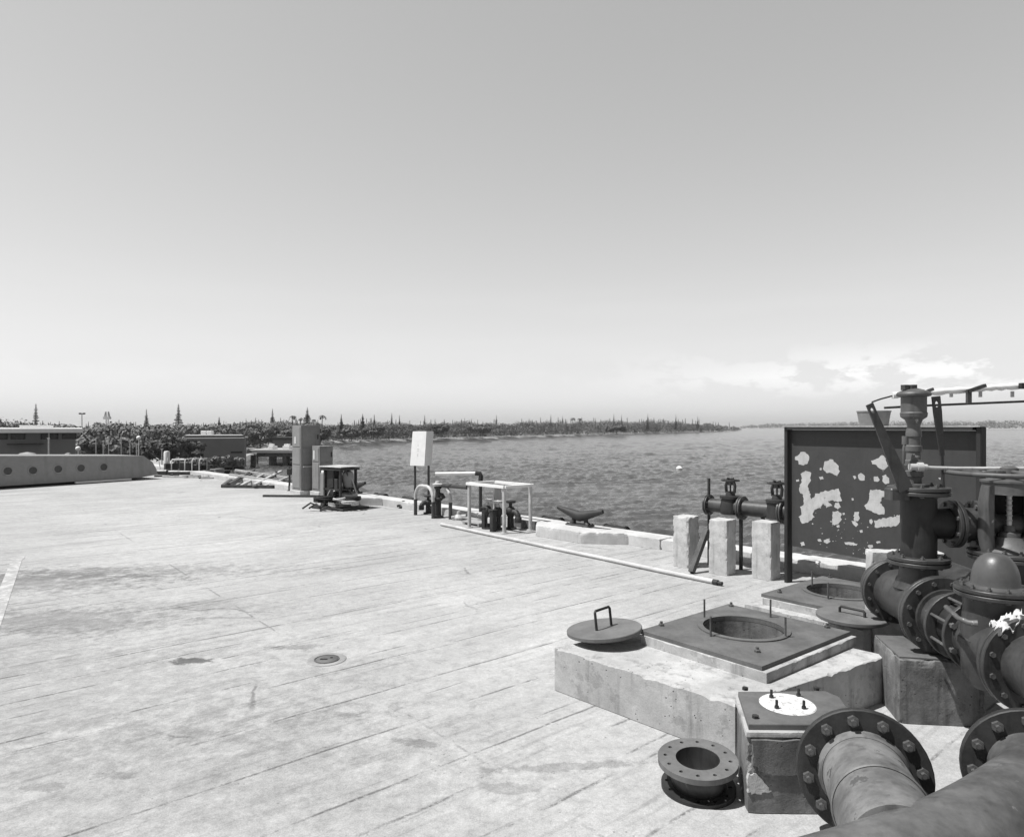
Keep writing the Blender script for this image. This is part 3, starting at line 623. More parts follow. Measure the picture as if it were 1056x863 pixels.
# little white vans / boxes on the pier
for q, (pxx, ww, lb) in enumerate(((281, 7, 'small pale tarpaulin heap on the pier, left one'), (297, 9, 'flat white boat hull on the pier near the tall cabinet'))):
    Yb = Y + 3; mbb = MB(); L = ww * Yb / F
    mbb.prism([(-L / 2, -0.4), (L / 2 - 0.25, -0.45), (L / 2 + 0.2, 0), (L / 2 - 0.25, 0.45), (-L / 2, 0.4)], 0, 0.38); mbb.prism([(-L / 2.6, -0.25), (L / 5, -0.25), (L / 5, 0.25), (-L / 2.6, 0.25)], 0.38, 0.62)
    o = mbb.build(('tarpaulin_heap', 'small_boat')[q], M['roof']); o.location = (at(pxx, Yb), Yb, hh(464, Y) + 0.01); tag(o, lb, ('tarpaulin', 'boat')[q])
# lamp mast and crane towers
Y = 95.0
t = thing('floodlight_mast', 'thin mast with two floodlights on a crossbar above the trees', 'lamp mast', (at(84.5, Y), Y, -1.8))
mb = MB(); mb.tube([(at(84.5, Y), Y, -1.8), (at(84.5, Y), Y, hh(427, Y))], [0.1, 0.05], 8); mb.build('pole', M['rail'], t, True)
mb = MB(); mb.bar((at(82, Y), Y, hh(427, Y)), (at(87.3, Y), Y, hh(427, Y)), 0.08, 0.08); mb.build('crossbar', M['dark'], t, True)
for pxx in (82.7, 86.6):
    mb = MB(); mb.box((at(pxx, Y), Y, hh(426.4, Y)), (0.28, 0.3, 0.2), bev=0.03); mb.build('floodlight', M['dark'], t, True)
t = thing('lattice_tower', 'white lattice tower with two horn shaped tips behind trees', 'tower', (at(110.5, Y), Y, -1.8))
mb = MB()
for sx in (-1, 1):
    mb.bar((at(110.5 + sx * 1.4, Y), Y, -1.8), (at(110.5 + sx * 1.0, Y), Y, hh(432, Y)), 0.08, 0.08)
for i in range(9):
    z0_, z1_ = -1.8 + i * 0.62, -1.8 + (i + 1) * 0.62
    if z1_ > hh(432, Y): break
    mb.bar((at(109.3, Y), Y, z0_), (at(111.7, Y), Y, z1_), 0.05, 0.05)
mb.build('mast', M['rail'], t, True)
mb = MB(); mb.box((at(110.5, Y), Y, hh(431, Y)), (0.85, 0.5, 0.35)); mb.build('platform', M['white'], t, True)
for sx in (-1, 1):
    mb = MB(); mb.bar((at(110.5 + sx * 2.0, Y), Y, hh(430.6, Y)), (at(110.5 + sx * 1.3, Y), Y, hh(424.5, Y)), 0.3, 0.25, wd2=0.06); mb.build('horn', M['rail'], t, True)
# boat masts and poles behind the steel float
for i, (pxx, y0, y1, Yp) in enumerate(((99, 452, 470, 45), (106.5, 455, 470, 44), (112, 450, 470, 46), (125, 448, 470, 48), (134, 455, 470, 44), (141, 458, 470, 43), (50, 452, 470, 40), (167, 463, 480, 40))):
    mbp = MB(); mbp.tube([(0, 0, 0), (0, 0, hh(y0, Yp) + 1.2)], 0.035, 6)
    mbp.lathe([(0.0, -0.02), (0.12, -0.02), (0.12, 0.05), (0.0, 0.05)], 8); mbp.box((0, 0, hh(y0, Yp) + 1.2), (0.16, 0.05, 0.05))
    o = mbp.build('thin_pole', M['rail']); o.location = (at(pxx, Yp), Yp, -1.2)
    tag(o, ('thin pale pole behind the float, leftmost by the bushes', 'short thin pole second from the building', 'thin pole beside the lattice tower base', 'taller thin pole in the pale scrub', 'short pole right of the pale scrub', 'short pole nearest the float end', 'thin pole in front of the building wall', 'thin pole beside the white bollard post')[i], 'pole', 'thin poles on the left bank')
# left bank ground behind the deck
mb = MB(); q = [E(33.2, 0.3), E(33.2, -80), E(75, -110), E(60, -12), E(46, -4)]
mb.prism([(p.x, p.y) for p in q], -3.5, -1.2); tag(mb.build('left_bank', M['land']), kind='structure')
mbp = MB(); Yp = 38.0; mbp.lathe([(0, 0), (0.16, 0), (0.16, 0.62), (0.13, 0.7), (0, 0.72)], 14); o = mbp.build('bollard_post', M['white']); o.location = (at(172, Yp), Yp, hh(478, Yp)); o['label'] = 'short white bollard post left of the engine frame'; o['category'] = 'bollard'

# ================================================================== QUAY EDGE
def strip(s0, s1, o0, o1): return [(E(s0, o0).x, E(s0, o0).y), (E(s1, o0).x, E(s1, o0).y), (E(s1, o1).x, E(s1, o1).y), (E(s0, o1).x, E(s0, o1).y)]
def sloped(mb, pts, z0, z1, ins):
    """prism with a small bevelled top edge"""
    c = Vector((sum(p[0] for p in pts) / len(pts), sum(p[1] for p in pts) / len(pts), 0)); n = len(pts)
    a = sum(pts[i][0] * pts[(i + 1) % n][1] - pts[(i + 1) % n][0] * pts[i][1] for i in range(n))
    if a < 0: pts = pts[::-1]
    tp = []
    for i in range(n):
        p0, p1, p2 = Vector(pts[i - 1]), Vector(pts[i]), Vector(pts[(i + 1) % n])
        e1 = (p1 - p0).normalized(); e2 = (p2 - p1).normalized(); n1 = Vector((-e1.y, e1.x)); n2 = Vector((-e2.y, e2.x))
        bb = (n1 + n2); bb = bb / max(0.3, bb.length_squared) * 2
        tp.append(p1 + bb * ins * 0.5 * 1.0)
    vs = [(p[0], p[1], z0) for p in pts] + [(p[0], p[1], z1 - ins) for p in pts] + [(p[0], p[1], z1) for p in tp]
    mb.add(vs, [tuple(range(n - 1, -1, -1))] + [(i, (i + 1) % n, n + (i + 1) % n, n + i) for i in range(n)] + [(n + i, n + (i + 1) % n, 2 * n + (i + 1) % n, 2 * n + i) for i in range(n)] + [tuple(range(2 * n, 3 * n))])
segs = [(-14, -9.3), (-9.29, -4.6), (-4.59, -0.02), (-0.01, 4.6), (4.61, 9.2), (9.21, 13.8), (13.81, 18.4), (18.41, 23.0), (23.01, 27.6), (27.61, 32.9)]
root = thing('quay_kerb', 'long pale concrete kerb running along the edge of the quay', 'kerb', E(0, 0.2, 0))
for i, (s0, s1) in enumerate(segs):
    m = MB(); chip_prism(m, strip(s0, s1, 0, 0.449), 0.003, 0.17, 0.03, 0.045, i * 3) if i < 6 else sloped(m, strip(s0, s1, 0, 0.449), 0.003, 0.17, 0.022); m.build('kerb_section', M['curb'], root, True)
def pad(pts, z, label):
    m = MB(); chip_prism(m, [(p.x, p.y) for p in pts], 0.004, z, 0.03, 0.04, 11)
    o = m.build('mooring_pad', M['curb']); tag(o, label, 'mooring pad', 'mooring pads along the kerb')
pad([E(0.62, -0.004), E(1.25, -0.5), E(2.35, -0.5), E(2.80, -0.004)], 0.192, 'raised concrete mooring pad under the large near cleat')
pad([E(8.3, -0.004), E(8.9, -0.5), E(10.6, -0.5), E(11.2, -0.004)], 0.192, 'raised concrete mooring pad under the far small cleat by the hose rack')
def make_cleat(L, label):
    t = thing('mooring_cleat', label, 'cleat', (0, 0, 0), 0, 'mooring cleats on the quay')
    m = MB(); m.box((0, 0, 0.014), (0.22, 0.52, 0.028), bev=0.012)
    m.build('base_plate', M['dark'], t)
    m = MB()
    for sy in (-1, 1):
        m.tube([(0, sy * 0.165, 0.02), (0, sy * 0.140, 0.07), (0, sy * 0.125, 0.17)], [0.068, 0.042, 0.052], 14)
    m.build('neck', M['dark'], t)
    m = MB(); n = 19; pts = []; rr = []
    for i in range(n):
        u = -1 + 2 * i / (n - 1); pts.append((0, u * L / 2, 0.170 + 0.125 * abs(u) ** 1.15)); rr.append(0.092 * (1 - 0.66 * abs(u) ** 1.1) + 0.006)
    m.tube(pts, rr, 14); m.build('horn_bar', M['dark'], t)
    for sx in (-1, 1):
        for sy in (-1, 1):
            m = MB(); m.lathe([(0, 0), (0.019, 0), (0.019, 0.018), (0, 0.018)], 6); b = m.build('bolt', M['bolt'], t); b.location = (sx * 0.08, sy * 0.225, 0.028)
    return t
c1 = make_cleat(1.02, 'large black double horned cleat on the near mooring pad'); c1.location = E(1.80, 0.10, 0.192); c1.rotation_euler[2] = AZ + R(4)
c2 = copy_tree(c1); c2['label'] = 'black cleat farther down the quay right of the hose rack'; c2.location = E(10.05, 0.18, 0.192)
# rubber fenders showing over the outer edge
for i, (s, lb) in enumerate([(-7.1, 'black fender end under the lower edge of the peeling board'), (-0.35, 'black fender stub left of the concrete posts'), (1.35, 'black fender end just right of the large cleat'), (2.95, 'black fender end just left of the large cleat'), (8.0, 'black fender end behind the hoop guards and white sign'), (9.35, 'black fender end right of the far cleat'), (14.3, 'black fender end left of the tall cabinet'), (17.3, 'black fender end behind the timber frames, right one'), (19.6, 'black fender end behind the timber frames, left one'), (22.5, 'farthest black fender end on the quay edge')]):
    m = MB(); m.tube([(0.13, -0.26, -0.01), (0.13, 0.26, -0.01)], 0.105, 14); m.tube([(0.13, 0.0, 0.0), (0.13, 0.0, -1.1)], 0.05, 8)
    for sy in (-0.23, 0.23): m.tube([(0.13, sy - 0.012, -0.01), (0.13, sy + 0.012, -0.01)], 0.115, 14)
    o = m.build('dock_fender', M['black']); o.location = E(s, 0.45, 0.10); o.rotation_euler[2] = AZ; tag(o, lb, 'fender', 'black fenders along the quay edge')

# ================================================================== CONCRETE PIERS WITH PIPE AND VALVES
for i, (px, py, h, lb) in enumerate([(795, 599, 0.745, 'pale concrete support post nearest the peeling board'), (749, 594, 0.735, 'middle pale concrete support post under the dark pipe'), (710.5, 586.5, 0.72, 'left pale concrete support post with broken top')]):
    g = G(px, py); a = 0.27
    m = MB(); n = 2
    m_pts = [(-a / 2, -a / 2), (a / 2, -a / 2), (a / 2, a / 2), (-a / 2, a / 2)]; chip_prism(m, m_pts, 0, h, (0.011, 0.016, 0.022)[i], 0.018, i * 5 + 2)
    o = m.build('concrete_post', M['post']); o.location = (g.x + 0.008, g.y + 0.19, 0.003); o.rotation_euler[2] = AZ + R((0, 2, -2)[i])
    # chipped notch on top: lower lip pieces give the saddle
    me = o.data
    tag(o, lb, 'concrete post', 'pale concrete support posts')
pl = Vector((3.63, 8.92, 0)); pd = D.copy()
def PP(s, h=0.865): return Vector((pl.x + pd.x * s, pl.y + pd.y * s, h))
fr = thing('quay_pipeline', 'dark pipe with two small handwheel valves lying on concrete posts', 'pipe', PP(0.4, 0))
m = MB(); m.tube([PP(-1.5), PP(0.75)], 0.108, 24); m.tube([PP(0.78), PP(1.12)], 0.10, 20); m.build('pipe', M['iron'], fr, True)
HEX = {}
def bolt_mesh(r, L, mat):
    k = (round(r, 4), round(L, 4), mat.name)
    if k in HEX: return HEX[k]
    m = MB(); h = r * 0.8; rr = r * 0.5
    m.lathe([(0, -L / 2 - h), (r, -L / 2 - h), (r, -L / 2), (rr, -L / 2), (rr, L / 2), (r, L / 2), (r, L / 2 + h), (rr, L / 2 + h), (rr, L / 2 + h * 1.9), (0, L / 2 + h * 1.9)], 6, sm=False)
    me = bpy.data.meshes.new('bolt'); me.from_pydata(m.v, [], m.f); me.materials.append(mat); HEX[k] = me; return me
def abspos(o):
    v = Vector((0, 0, 0))
    while o is not None: v += Vector(o.location); o = o.parent
    return v
def flange(parent, c, d, Ro, ri, t, n, bolts=True, mat='iron', bmat='bolt', pair=True, phase=0.5, name='flange', bs=None):
    """a (pair of) pipe flange(s) centred at c, facing d, with its own bolts as children"""
    m = MB(); Mx = axis_matrix(c, d); g = 0.006; e = t * 0.12
    if pair:
        for a, b in ((-t, -g / 2), (g / 2, t)):
            m.lathe([(ri, a), (Ro - e, a), (Ro, a + e), (Ro, b - e), (Ro - e, b), (ri, b)], 40, Mx)
        m.lathe([(ri, -g / 2 - 0.001), (Ro * 0.8, -g / 2), (Ro * 0.8, g / 2), (ri, g / 2 + 0.001)], 40, Mx)
        T = 2 * t
    else:
        m.lathe([(ri, -t / 2), (Ro - e, -t / 2), (Ro, -t / 2 + e), (Ro, t / 2 - e), (Ro - e, t / 2), (ri, t / 2)], 40, Mx); T = t
    if not pair: m.lathe([(ri, t / 2), (ri, -t / 2)], 40, Mx)
    f = m.build(name, M[mat], parent, True)
    if bolts:
        rb = (Ro + ri) / 2 + (Ro - ri) * 0.06; bs = bs or (Ro - ri) * 0.17; org = abspos(parent)
        rm = Mx.to_quaternion()
        for i in range(n):
            a = 2 * math.pi * (i + phase) / n
            p = Mx @ Vector((rb * math.cos(a), rb * math.sin(a), 0))
            o = bpy.data.objects.new('bolt', bolt_mesh(bs, T, M[bmat])); col.objects.link(o); o.parent = f
            o.location = p - org; o.rotation_mode = 'QUATERNION'; o.rotation_quaternion = rm
    return f
for s in (0.60, 0.02): flange(fr, PP(s), pd, 0.165, 0.108, 0.028, 8)
flange(fr, PP(1.12), pd, 0.15, 0.06, 0.024, 8)
def small_valve(parent, s, nm='valve'):
    c = PP(s); m = MB()
    m.lathe([(0.135, -0.10), (0.15, 0), (0.12, 0.11), (0.12, 0.12)], 20, Matrix.Translation(c))
    m.lathe([(0.0, 0.12), (0.145, 0.12), (0.145, 0.155), (0.07, 0.16), (0.055, 0.22), (0.0, 0.22)], 20, Matrix.Translation(c))
    for sx in (-1, 1):
        m.tube([c + Vector((pd.x * sx * 0.06, pd.y * sx * 0.06, 0.2)), c + Vector((pd.x * sx * 0.07, pd.y * sx * 0.07, 0.30)), c + Vector((pd.x * sx * 0.03, pd.y * sx * 0.03, 0.41))], 0.022, 8)
    m.lathe([(0, 0.31), (0.04, 0.31), (0.04, 0.355), (0, 0.355)], 12, Matrix.Translation(c))
    m.tube([c + Vector((0, 0, 0.2)), c + Vector((0, 0, 0.40))], 0.012, 8)
    v = m.build(nm, M['dark'], parent, True)
    m = MB(); cc = c + Vector((0, 0, 0.375)); n = 24
    m.tube([cc + Vector((0.12 * math.cos(6.2832 * i / n), 0.12 * math.sin(6.2832 * i / n), 0)) for i in range(n + 1)], 0.011, 8)
    for i in range(4):
        a = i * math.pi / 2 + 0.4; m.tube([cc, cc + Vector((0.12 * math.cos(a), 0.12 * math.sin(a), 0))], 0.008, 6)
    m.build('handwheel', M['dark'], v, True)
small_valve(fr, 0.78); small_valve(fr, 0.10)
for s in (0.62, 0.30):
    m = MB(); m.tube([PP(s, 0.0), PP(s, 0.76)], 0.028, 8); m.build('leg', M['dark'], fr, True)
m = MB(); m.tube([PP(1.12, 0.0), PP(1.12, 1.25)], 0.022, 8); o = m.build('iron_rod', M['dark']); tag(o, 'thin dark upright rod at the left end of the raised pipe', 'rod')
a_, b_ = G(713, 590, 0.02), Q(729, 9.35, 546)
m = MB(); m.bar(a_, b_, 0.07, 0.07); o = m.build('angle_brace', M['iron']); tag(o, 'leaning brace between left and middle concrete posts', 'brace')

# ================================================================== PEELING BOARD
BL, BR = Vector((3.56, 8.62, 0)), Vector((4.69, 6.69, 0)); bd = (BR - BL); BLEN = bd.length; bdn = bd.normalized(); bnorm = Vector((-bdn.y, bdn.x, 0))
if bnorm.y > 0: bnorm = -bnorm
bnorm = Vector((bdn.y, -bdn.x, 0)); 
BT = 2.0
br = thing('steel_board', 'large dark steel board with peeling paint standing on two posts', 'board', BL)
def BP(t, h, o=0.0): p = BL + bdn * t + bnorm * o; return Vector((p.x, p.y, h))
rzb = math.atan2(bdn.y, bdn.x)
for t_ in (0.0, BLEN):
    m = MB(); m.box((BP(t_, BT / 2).x, BP(t_, BT / 2).y, BT / 2 + 0.0), (0.05, 0.11, BT), None, 0, rzb, 0.008); m.build('post', M['bframe'], br, True)
m = MB(); m.box(tuple(BP(BLEN / 2, BT - 0.02, 0.0)), (BLEN - 0.08, 0.165, 0.035), None, 0, rzb); m.build('top_rail', M['bframe'], br, True)
m = MB(); m.box(tuple(BP(BLEN / 2, BT + 0.003, 0.0)), (BLEN + 0.06, 0.17, 0.008), None, 0, rzb); tag(m.build('cap_strip', M['steel'], br, True), 'pale worn strip along the top of the board')
m = MB()
PZ0, PZ1, PO = 0.47, BT - 0.04, -0.02
vs = []; nx, nz = 30, 18
t0_, t1_ = 0.04, BLEN - 0.04
mbx = BP((t0_ + t1_) / 2, (PZ0 + PZ1) / 2, PO); m.box(tuple(mbx), (t1_ - t0_, 0.012, PZ1 - PZ0), None, 0, rzb)
def board_pt(zx, zy):
    px = 800 + zx / 4.54; py = 420 + zy / 4.54; a = (px - CX) / F
    base = BL + bnorm * (PO + 0.0075)
    t = (base.y * a - base.x) / (bdn.x - bdn.y * a); Y = base.y + bdn.y * t
    return t, H - (py - HY) * Y / F
patches = [
 [(92, 232), (110, 222), (118, 208), (138, 210), (152, 222), (158, 240), (150, 262), (130, 270), (108, 266), (104, 250), (90, 245)],
 [(228, 250), (262, 243), (285, 262), (300, 300), (288, 322), (262, 308), (236, 305), (221, 290), (227, 270)],
 [(118, 312), (140, 297), (166, 305), (162, 345), (150, 372), (160, 400), (165, 430), (180, 420), (188, 405), (235, 392), (296, 380), (303, 420), (312, 436), (290, 442), (268, 436), (245, 440), (262, 455), (240, 470), (222, 450), (205, 470), (180, 478), (172, 500), (180, 515), (150, 540), (125, 542), (108, 512), (122, 500), (112, 465), (130, 455), (128, 410), (108, 395), (112, 362), (122, 350)],
 [(278, 445), (295, 447), (304, 465), (292, 478), (275, 465)],
 [(268, 488), (290, 484), (308, 495), (306, 530), (292, 545), (275, 552), (262, 545), (266, 515)],
 [(366, 490), (388, 488), (392, 520), (384, 534), (368, 530)], [(355, 530), (372, 534), (386, 548), (376, 558), (362, 550)],
 [(447, 250), (480, 240), (498, 224), (512, 230), (526, 275), (500, 294), (482, 284), (470, 270), (452, 266)],
 [(385, 315), (400, 307), (416, 318), (417, 340), (398, 343), (386, 332)], [(360, 322), (372, 319), (378, 330), (368, 336)],
 [(457, 325), (478, 322), (487, 338), (478, 349), (462, 345)], [(498, 320), (515, 316), (530, 332), (530, 355), (516, 361), (502, 350)],
 [(438, 388), (470, 384), (526, 393), (526, 410), (500, 422), (490, 446), (510, 478), (508, 500), (480, 500), (455, 488), (425, 478), (413, 462), (428, 448), (440, 425)],
 [(462, 532), (500, 518), (560, 510), (640, 470), (640, 500), (560, 555), (500, 560), (462, 564)],
 [(202, 325), (220, 322), (223, 334), (208, 338)], [(225, 622), (245, 615), (256, 627), (240, 638), (226, 632)], [(195, 618), (210, 616), (214, 626), (200, 628)],
 [(322, 632), (345, 630), (384, 638), (380, 645), (350, 646), (326, 640)], [(393, 575), (406, 573), (408, 585), (396, 587)], [(430, 645), (452, 642), (458, 654), (440, 660)], [(470, 628), (488, 626), (490, 634), (474, 638)],
 [(354, 426), (364, 424), (366, 434), (357, 436)], [(312, 495), (322, 493), (324, 502), (315, 504)], [(284, 552), (298, 549), (300, 560), (288, 563)], [(205, 285), (214, 283), (216, 292), (207, 294)], [(95, 340), (108, 337), (111, 344), (98, 348)],
 [(438, 525), (450, 522), (456, 536), (448, 547), (439, 541)], [(115, 632), (130, 628), (136, 645), (120, 650)], [(436, 672), (460, 670), (466, 682), (442, 686)], [(700, 385), (712, 383), (716, 392), (704, 394)], [(760, 330), (772, 328), (770, 340)],
]
rnd = random.Random(31)
def jag(P):
    o = []
    for (a, b), (c, d) in zip(P, P[1:] + P[:1]):
        L = math.hypot(c - a, d - b); k = max(1, int(L / 7)); 
        for i in range(k):
            f = i / k; jit = min(4.0, L * 0.10); o.append((a + (c - a) * f + rnd.uniform(-jit, jit), b + (d - b) * f + rnd.uniform(-jit, jit)))
    return o
def patch_mesh(P):
    P = jag(P); pts = [board_pt(*p) for p in P]
    pts = [q for q in pts if t0_ < q[0] < t1_]
    if len(pts) < 3: return
    # ear-safe: use tessellation from mathutils
    from mathutils.geometry import tessellate_polygon
    tri = tessellate_polygon([[Vector((t, h, 0)) for t, h in pts]])
    m.add([BP(t, h, PO + 0.0075) for t, h in pts], [tuple(x) for x in tri], None, 1)
for P in patches: patch_mesh(P)
for _ in range(70):
    cx_, cy_ = rnd.choice([(180, 480), (240, 470), (300, 560), (370, 560), (440, 660), (360, 640), (110, 400), (470, 340), (230, 630), (600, 500), (700, 400)]); cx_ += rnd.gauss(0, 38); cy_ += rnd.gauss(0, 26)
    if cy_ < 190 or cx_ < 85: continue
    s_ = rnd.uniform(1.0, 4.0); patch_mesh([(cx_ - s_, cy_), (cx_, cy_ - s_ * rnd.uniform(0.5, 1)), (cx_ + s_, cy_ + s_ * 0.3), (cx_, cy_ + s_)])
m.build('panel', [M['board'], M['bare']], br, True)
# bucket on top of board
tb, hb = board_pt((898 - 800) * 4.54, (436 - 420) * 4.54); p = BP(tb, BT + 0.009, 0.0); p = p + Vector((0.06, 0.035, 0)); Yb = p.y
m = MB(); r0, r1, hb_ = 13.2 * Yb / F, 15.6 * Yb / F, 15.5 * Yb / F
m.lathe([(0, 0), (r0 * 0.5, 0), (r0 * 0.5, 0.0), (r1 * 0.5 * 2 * 0.5 + r1 * 0.5, hb_), (r1 * 0.97, hb_), (r0 * 0.45, 0.01), (0, 0.01)], 28)
m = MB(); m.lathe([(0, 0.0), (r0, 0.0), (r1, hb_ - 0.012), (r1 + 0.006, hb_ - 0.012), (r1 + 0.006, hb_), (r1 - 0.004, hb_), (r0 - 0.004, 0.006), (0, 0.006)], 32)
o = m.build('bucket', M['grey']); o.location = p; tag(o, 'grey bucket standing on top of the peeling board', 'bucket')

# ================================================================== MANHOLE SLABS
UU, VV = Vector((0.775, 0.632, 0)).normalized(), Vector((0.632, -0.775, 0)).normalized()
def polyprism(mb, pts, z0, z1, b=0.02, chip=None, seed=0):
    if chip: chip_prism(mb, [(p.x, p.y) for p in pts], z0, z1, chip, 0.022, seed)
    else: sloped(mb, [(p.x, p.y) for p in pts], z0, z1, b)
def hole_plate(name, corners, z0, z1, c, r, mat, parent, seg=40, chip=0.0):
    if chip: seg = 420
    """square plate with a round hole, real thickness"""
    m = MB(); cs = [Vector((p.x, p.y, 0)) for p in corners]; c = Vector((c.x, c.y, 0))
    a = sum(cs[i].x * cs[(i + 1) % 4].y - cs[(i + 1) % 4].x * cs[i].y for i in range(4))
    if a < 0: cs = cs[::-1]
    outer = []
    N = seg
    angs = sorted([2 * math.pi * i / N for i in range(N)] + [math.atan2((q - c).y, (q - c).x) % (2 * math.pi) for q in cs])
    for an in angs:
        d = Vector((math.cos(an), math.sin(an), 0)); best = 1e9
        for i in range(4):
            p, q = cs[i], cs[(i + 1) % 4]; e = q - p; den = d.x * e.y - d.y * e.x
            if abs(den) < 1e-9: continue
            t = ((p - c).x * e.y - (p - c).y * e.x) / den; u = ((p - c).x * d.y - (p - c).y * d.x) / den
            if t > 0 and -1e-6 <= u <= 1 + 1e-6: best = min(best, t)
        outer.append(c + d * best)
    inner = [c + Vector((math.cos(an), math.sin(an), 0)) * r for an in angs]; n = len(angs)
    def cz(p, k=1.0):
        q = Vector((p.x * 8, p.y * 8, z1 * 5)); return chip * max(0.08, mnoise.noise(q) + 0.6 * mnoise.noise(q * 2.9) + 0.12) * k
    if chip:
        top_in = [p + (c - p).normalized() * cz(p, 1.5) for p in outer]
        mids = [[p + (c - p).normalized() * max(0, mnoise.noise(Vector((p.x * 14, p.y * 14, zz * 14)))) * 0.004 for p in outer] for zz in (0.3, 0.6)]
        b_ = len(m.v); vv = [(p.x, p.y, z1) for p in top_in] + [(p.x, p.y, z1 - cz(p)) for p in outer]
        m.add(vv, [(i, n + i, n + (i + 1) % n, (i + 1) % n) for i in range(n)])
        side = [(p.x, p.y, z1 - cz(p)) for p in outer] + [(p.x, p.y, z0) for p in outer]
        m.add(side, [(i, n + i, n + (i + 1) % n, (i + 1) % n) for i in range(n)])
        m.add([(p.x, p.y, z1) for p in top_in] + [(p.x, p.y, z1) for p in inner], [(i, (i + 1) % n, n + (i + 1) % n, n + i) for i in range(n)])
        m.add([(p.x, p.y, z1) for p in inner] + [(p.x, p.y, z0) for p in inner], [(i, (i + 1) % n, n + (i + 1) % n, n + i) for i in range(n)])
        return m.build(name, mat, parent, True)
    vs = [(p.x, p.y, z1) for p in outer] + [(p.x, p.y, z1) for p in inner] + [(p.x, p.y, z0) for p in outer] + [(p.x, p.y, z0) for p in inner]
    fs = []
    for i in range(n):
        j = (i + 1) % n
        fs += [(i, j, n + j, n + i), (2 * n + j, 2 * n + i, 3 * n + i, 3 * n + j), (i, 2 * n + i, 2 * n + j, j), (n + i, n + j, 3 * n + j, 3 * n + i)]
    m.add(vs, fs); return m.build(name, mat, parent, True)
SH, RH, PH = 0.325, 0.395, 0.425
def manhole(name, label, A, Fc, Rr, Lc, slab_h, L, T_, Rt, B, hc, r, group):
    root = thing(name, label, 'manhole', (hc.x, hc.y, 0), 0, group)
    hole_plate('slab', [A, Fc, Rr, Lc], 0.004, slab_h, hc, r + 0.05, M['slab'], root, chip=0.03)
    ins = lambda p: Vector((hc.x + (p.x - hc.x) * 1.0, hc.y + (p.y - hc.y) * 1.0, 0))
    cen = (L + T_ + Rt + B) / 4
    shr = lambda p, f: cen + (p - cen) * f
    hole_plate('riser', [shr(q, 1.02) + VV * 0.03 for q in (L, T_, Rt, B)], slab_h + 0.001, RH, hc, r + 0.04, M['slab'], root, chip=0.012)
    pl_ = hole_plate('cover_plate', [L, T_, Rt, B], RH + 0.002, PH, hc, r, M['plate'], root)
    m = MB(); m.lathe([(r + 0.045, PH + 0.002), (r + 0.045, PH + 0.010), (r + 0.002, PH + 0.010), (r + 0.002, PH + 0.002)], 48, Matrix.Translation((hc.x, hc.y, 0))); m.build('collar', M['plate'], root, True)
    m = MB(); m.lathe([(r - 0.004, RH), (r - 0.004, -1.2), (0, -1.2)], 40, Matrix.Translation((hc.x, hc.y, 0))); m.build('shaft', M['block'], root, True)
    return root, pl_
pc = lambda px, py, h: G(px, py, h)
L1, T1, R1, B1 = pc(660, 649.5, PH), pc(751, 622.5, PH), pc(877, 651, PH), pc(785.7, 687, PH)
hc1 = pc(766.5, 647.5, PH)
A1 = pc(572, 667.5, SH); F1_ = pc(758, 727, SH); R1_ = pc(915, 676, SH); L1_ = A1 + (R1_ - F1_) * 1.0
A1, F1_, R1_, L1_ = [Vector((p.x, p.y, 0)) for p in (A1, F1_, R1_, L1_)]
mh1, plate1 = manhole('manhole', 'open manhole with dark square plate on the large near concrete slab', A1, F1_, R1_, L1_, SH, *[Vector((p.x, p.y, 0)) for p in (L1, T1, R1, B1)], hc1, 0.302, 'open manholes')
L2 = pc(785, 612, PH); L2 = Vector((L2.x, L2.y, 0)); hc2 = L2 + UU * 0.66 + VV * 0.44
B2, T2 = L2 + VV * 0.90, L2 + UU * 1.2; R2 = B2 + UU * 1.2
mh2, plate2 = manhole('manhole', 'second open manhole, farther, between the pale posts and the pipework', L2 - UU * 0.12 - VV * 0.10, L2 - UU * 0.12 + VV * 0.98, L2 + UU * 1.35 + VV * 0.98, L2 + UU * 1.35 - VV * 0.10, 0.33, L2, T2, R2, B2, hc2, 0.30, 'open manholes')
def studs(parent, pts, h=0.15, r=0.008):
    for p in pts:
        m = MB(); m.tube([(p.x, p.y, PH), (p.x, p.y, PH + h)], r, 8); m.build('stud', M['bolt'], parent, True)
def knobs(parent, pts):
    for p in pts:
        m = MB(); m.lathe([(0, 0), (0.022, 0), (0.022, 0.015), (0.012, 0.018), (0.012, 0.035), (0, 0.035)], 6, Matrix.Translation((p.x, p.y, PH))); m.build('bolt', M['bolt'], parent, True)
studs(mh1, [pc(x, y, PH) for x, y in ((726.4, 636.5), (732.9, 656), (794.6, 636.5), (810, 657))])
knobs(mh1, [pc(x, y, PH) for x, y in ((682, 645), (754, 625), (853, 647), (781, 672))])
studs(mh2, [pc(x, y, PH) for x, y in ((837.5, 604), (854, 617.5))])
knobs(mh2, [pc(x, y, PH) for x, y in ((804, 611), (856, 595.5))])
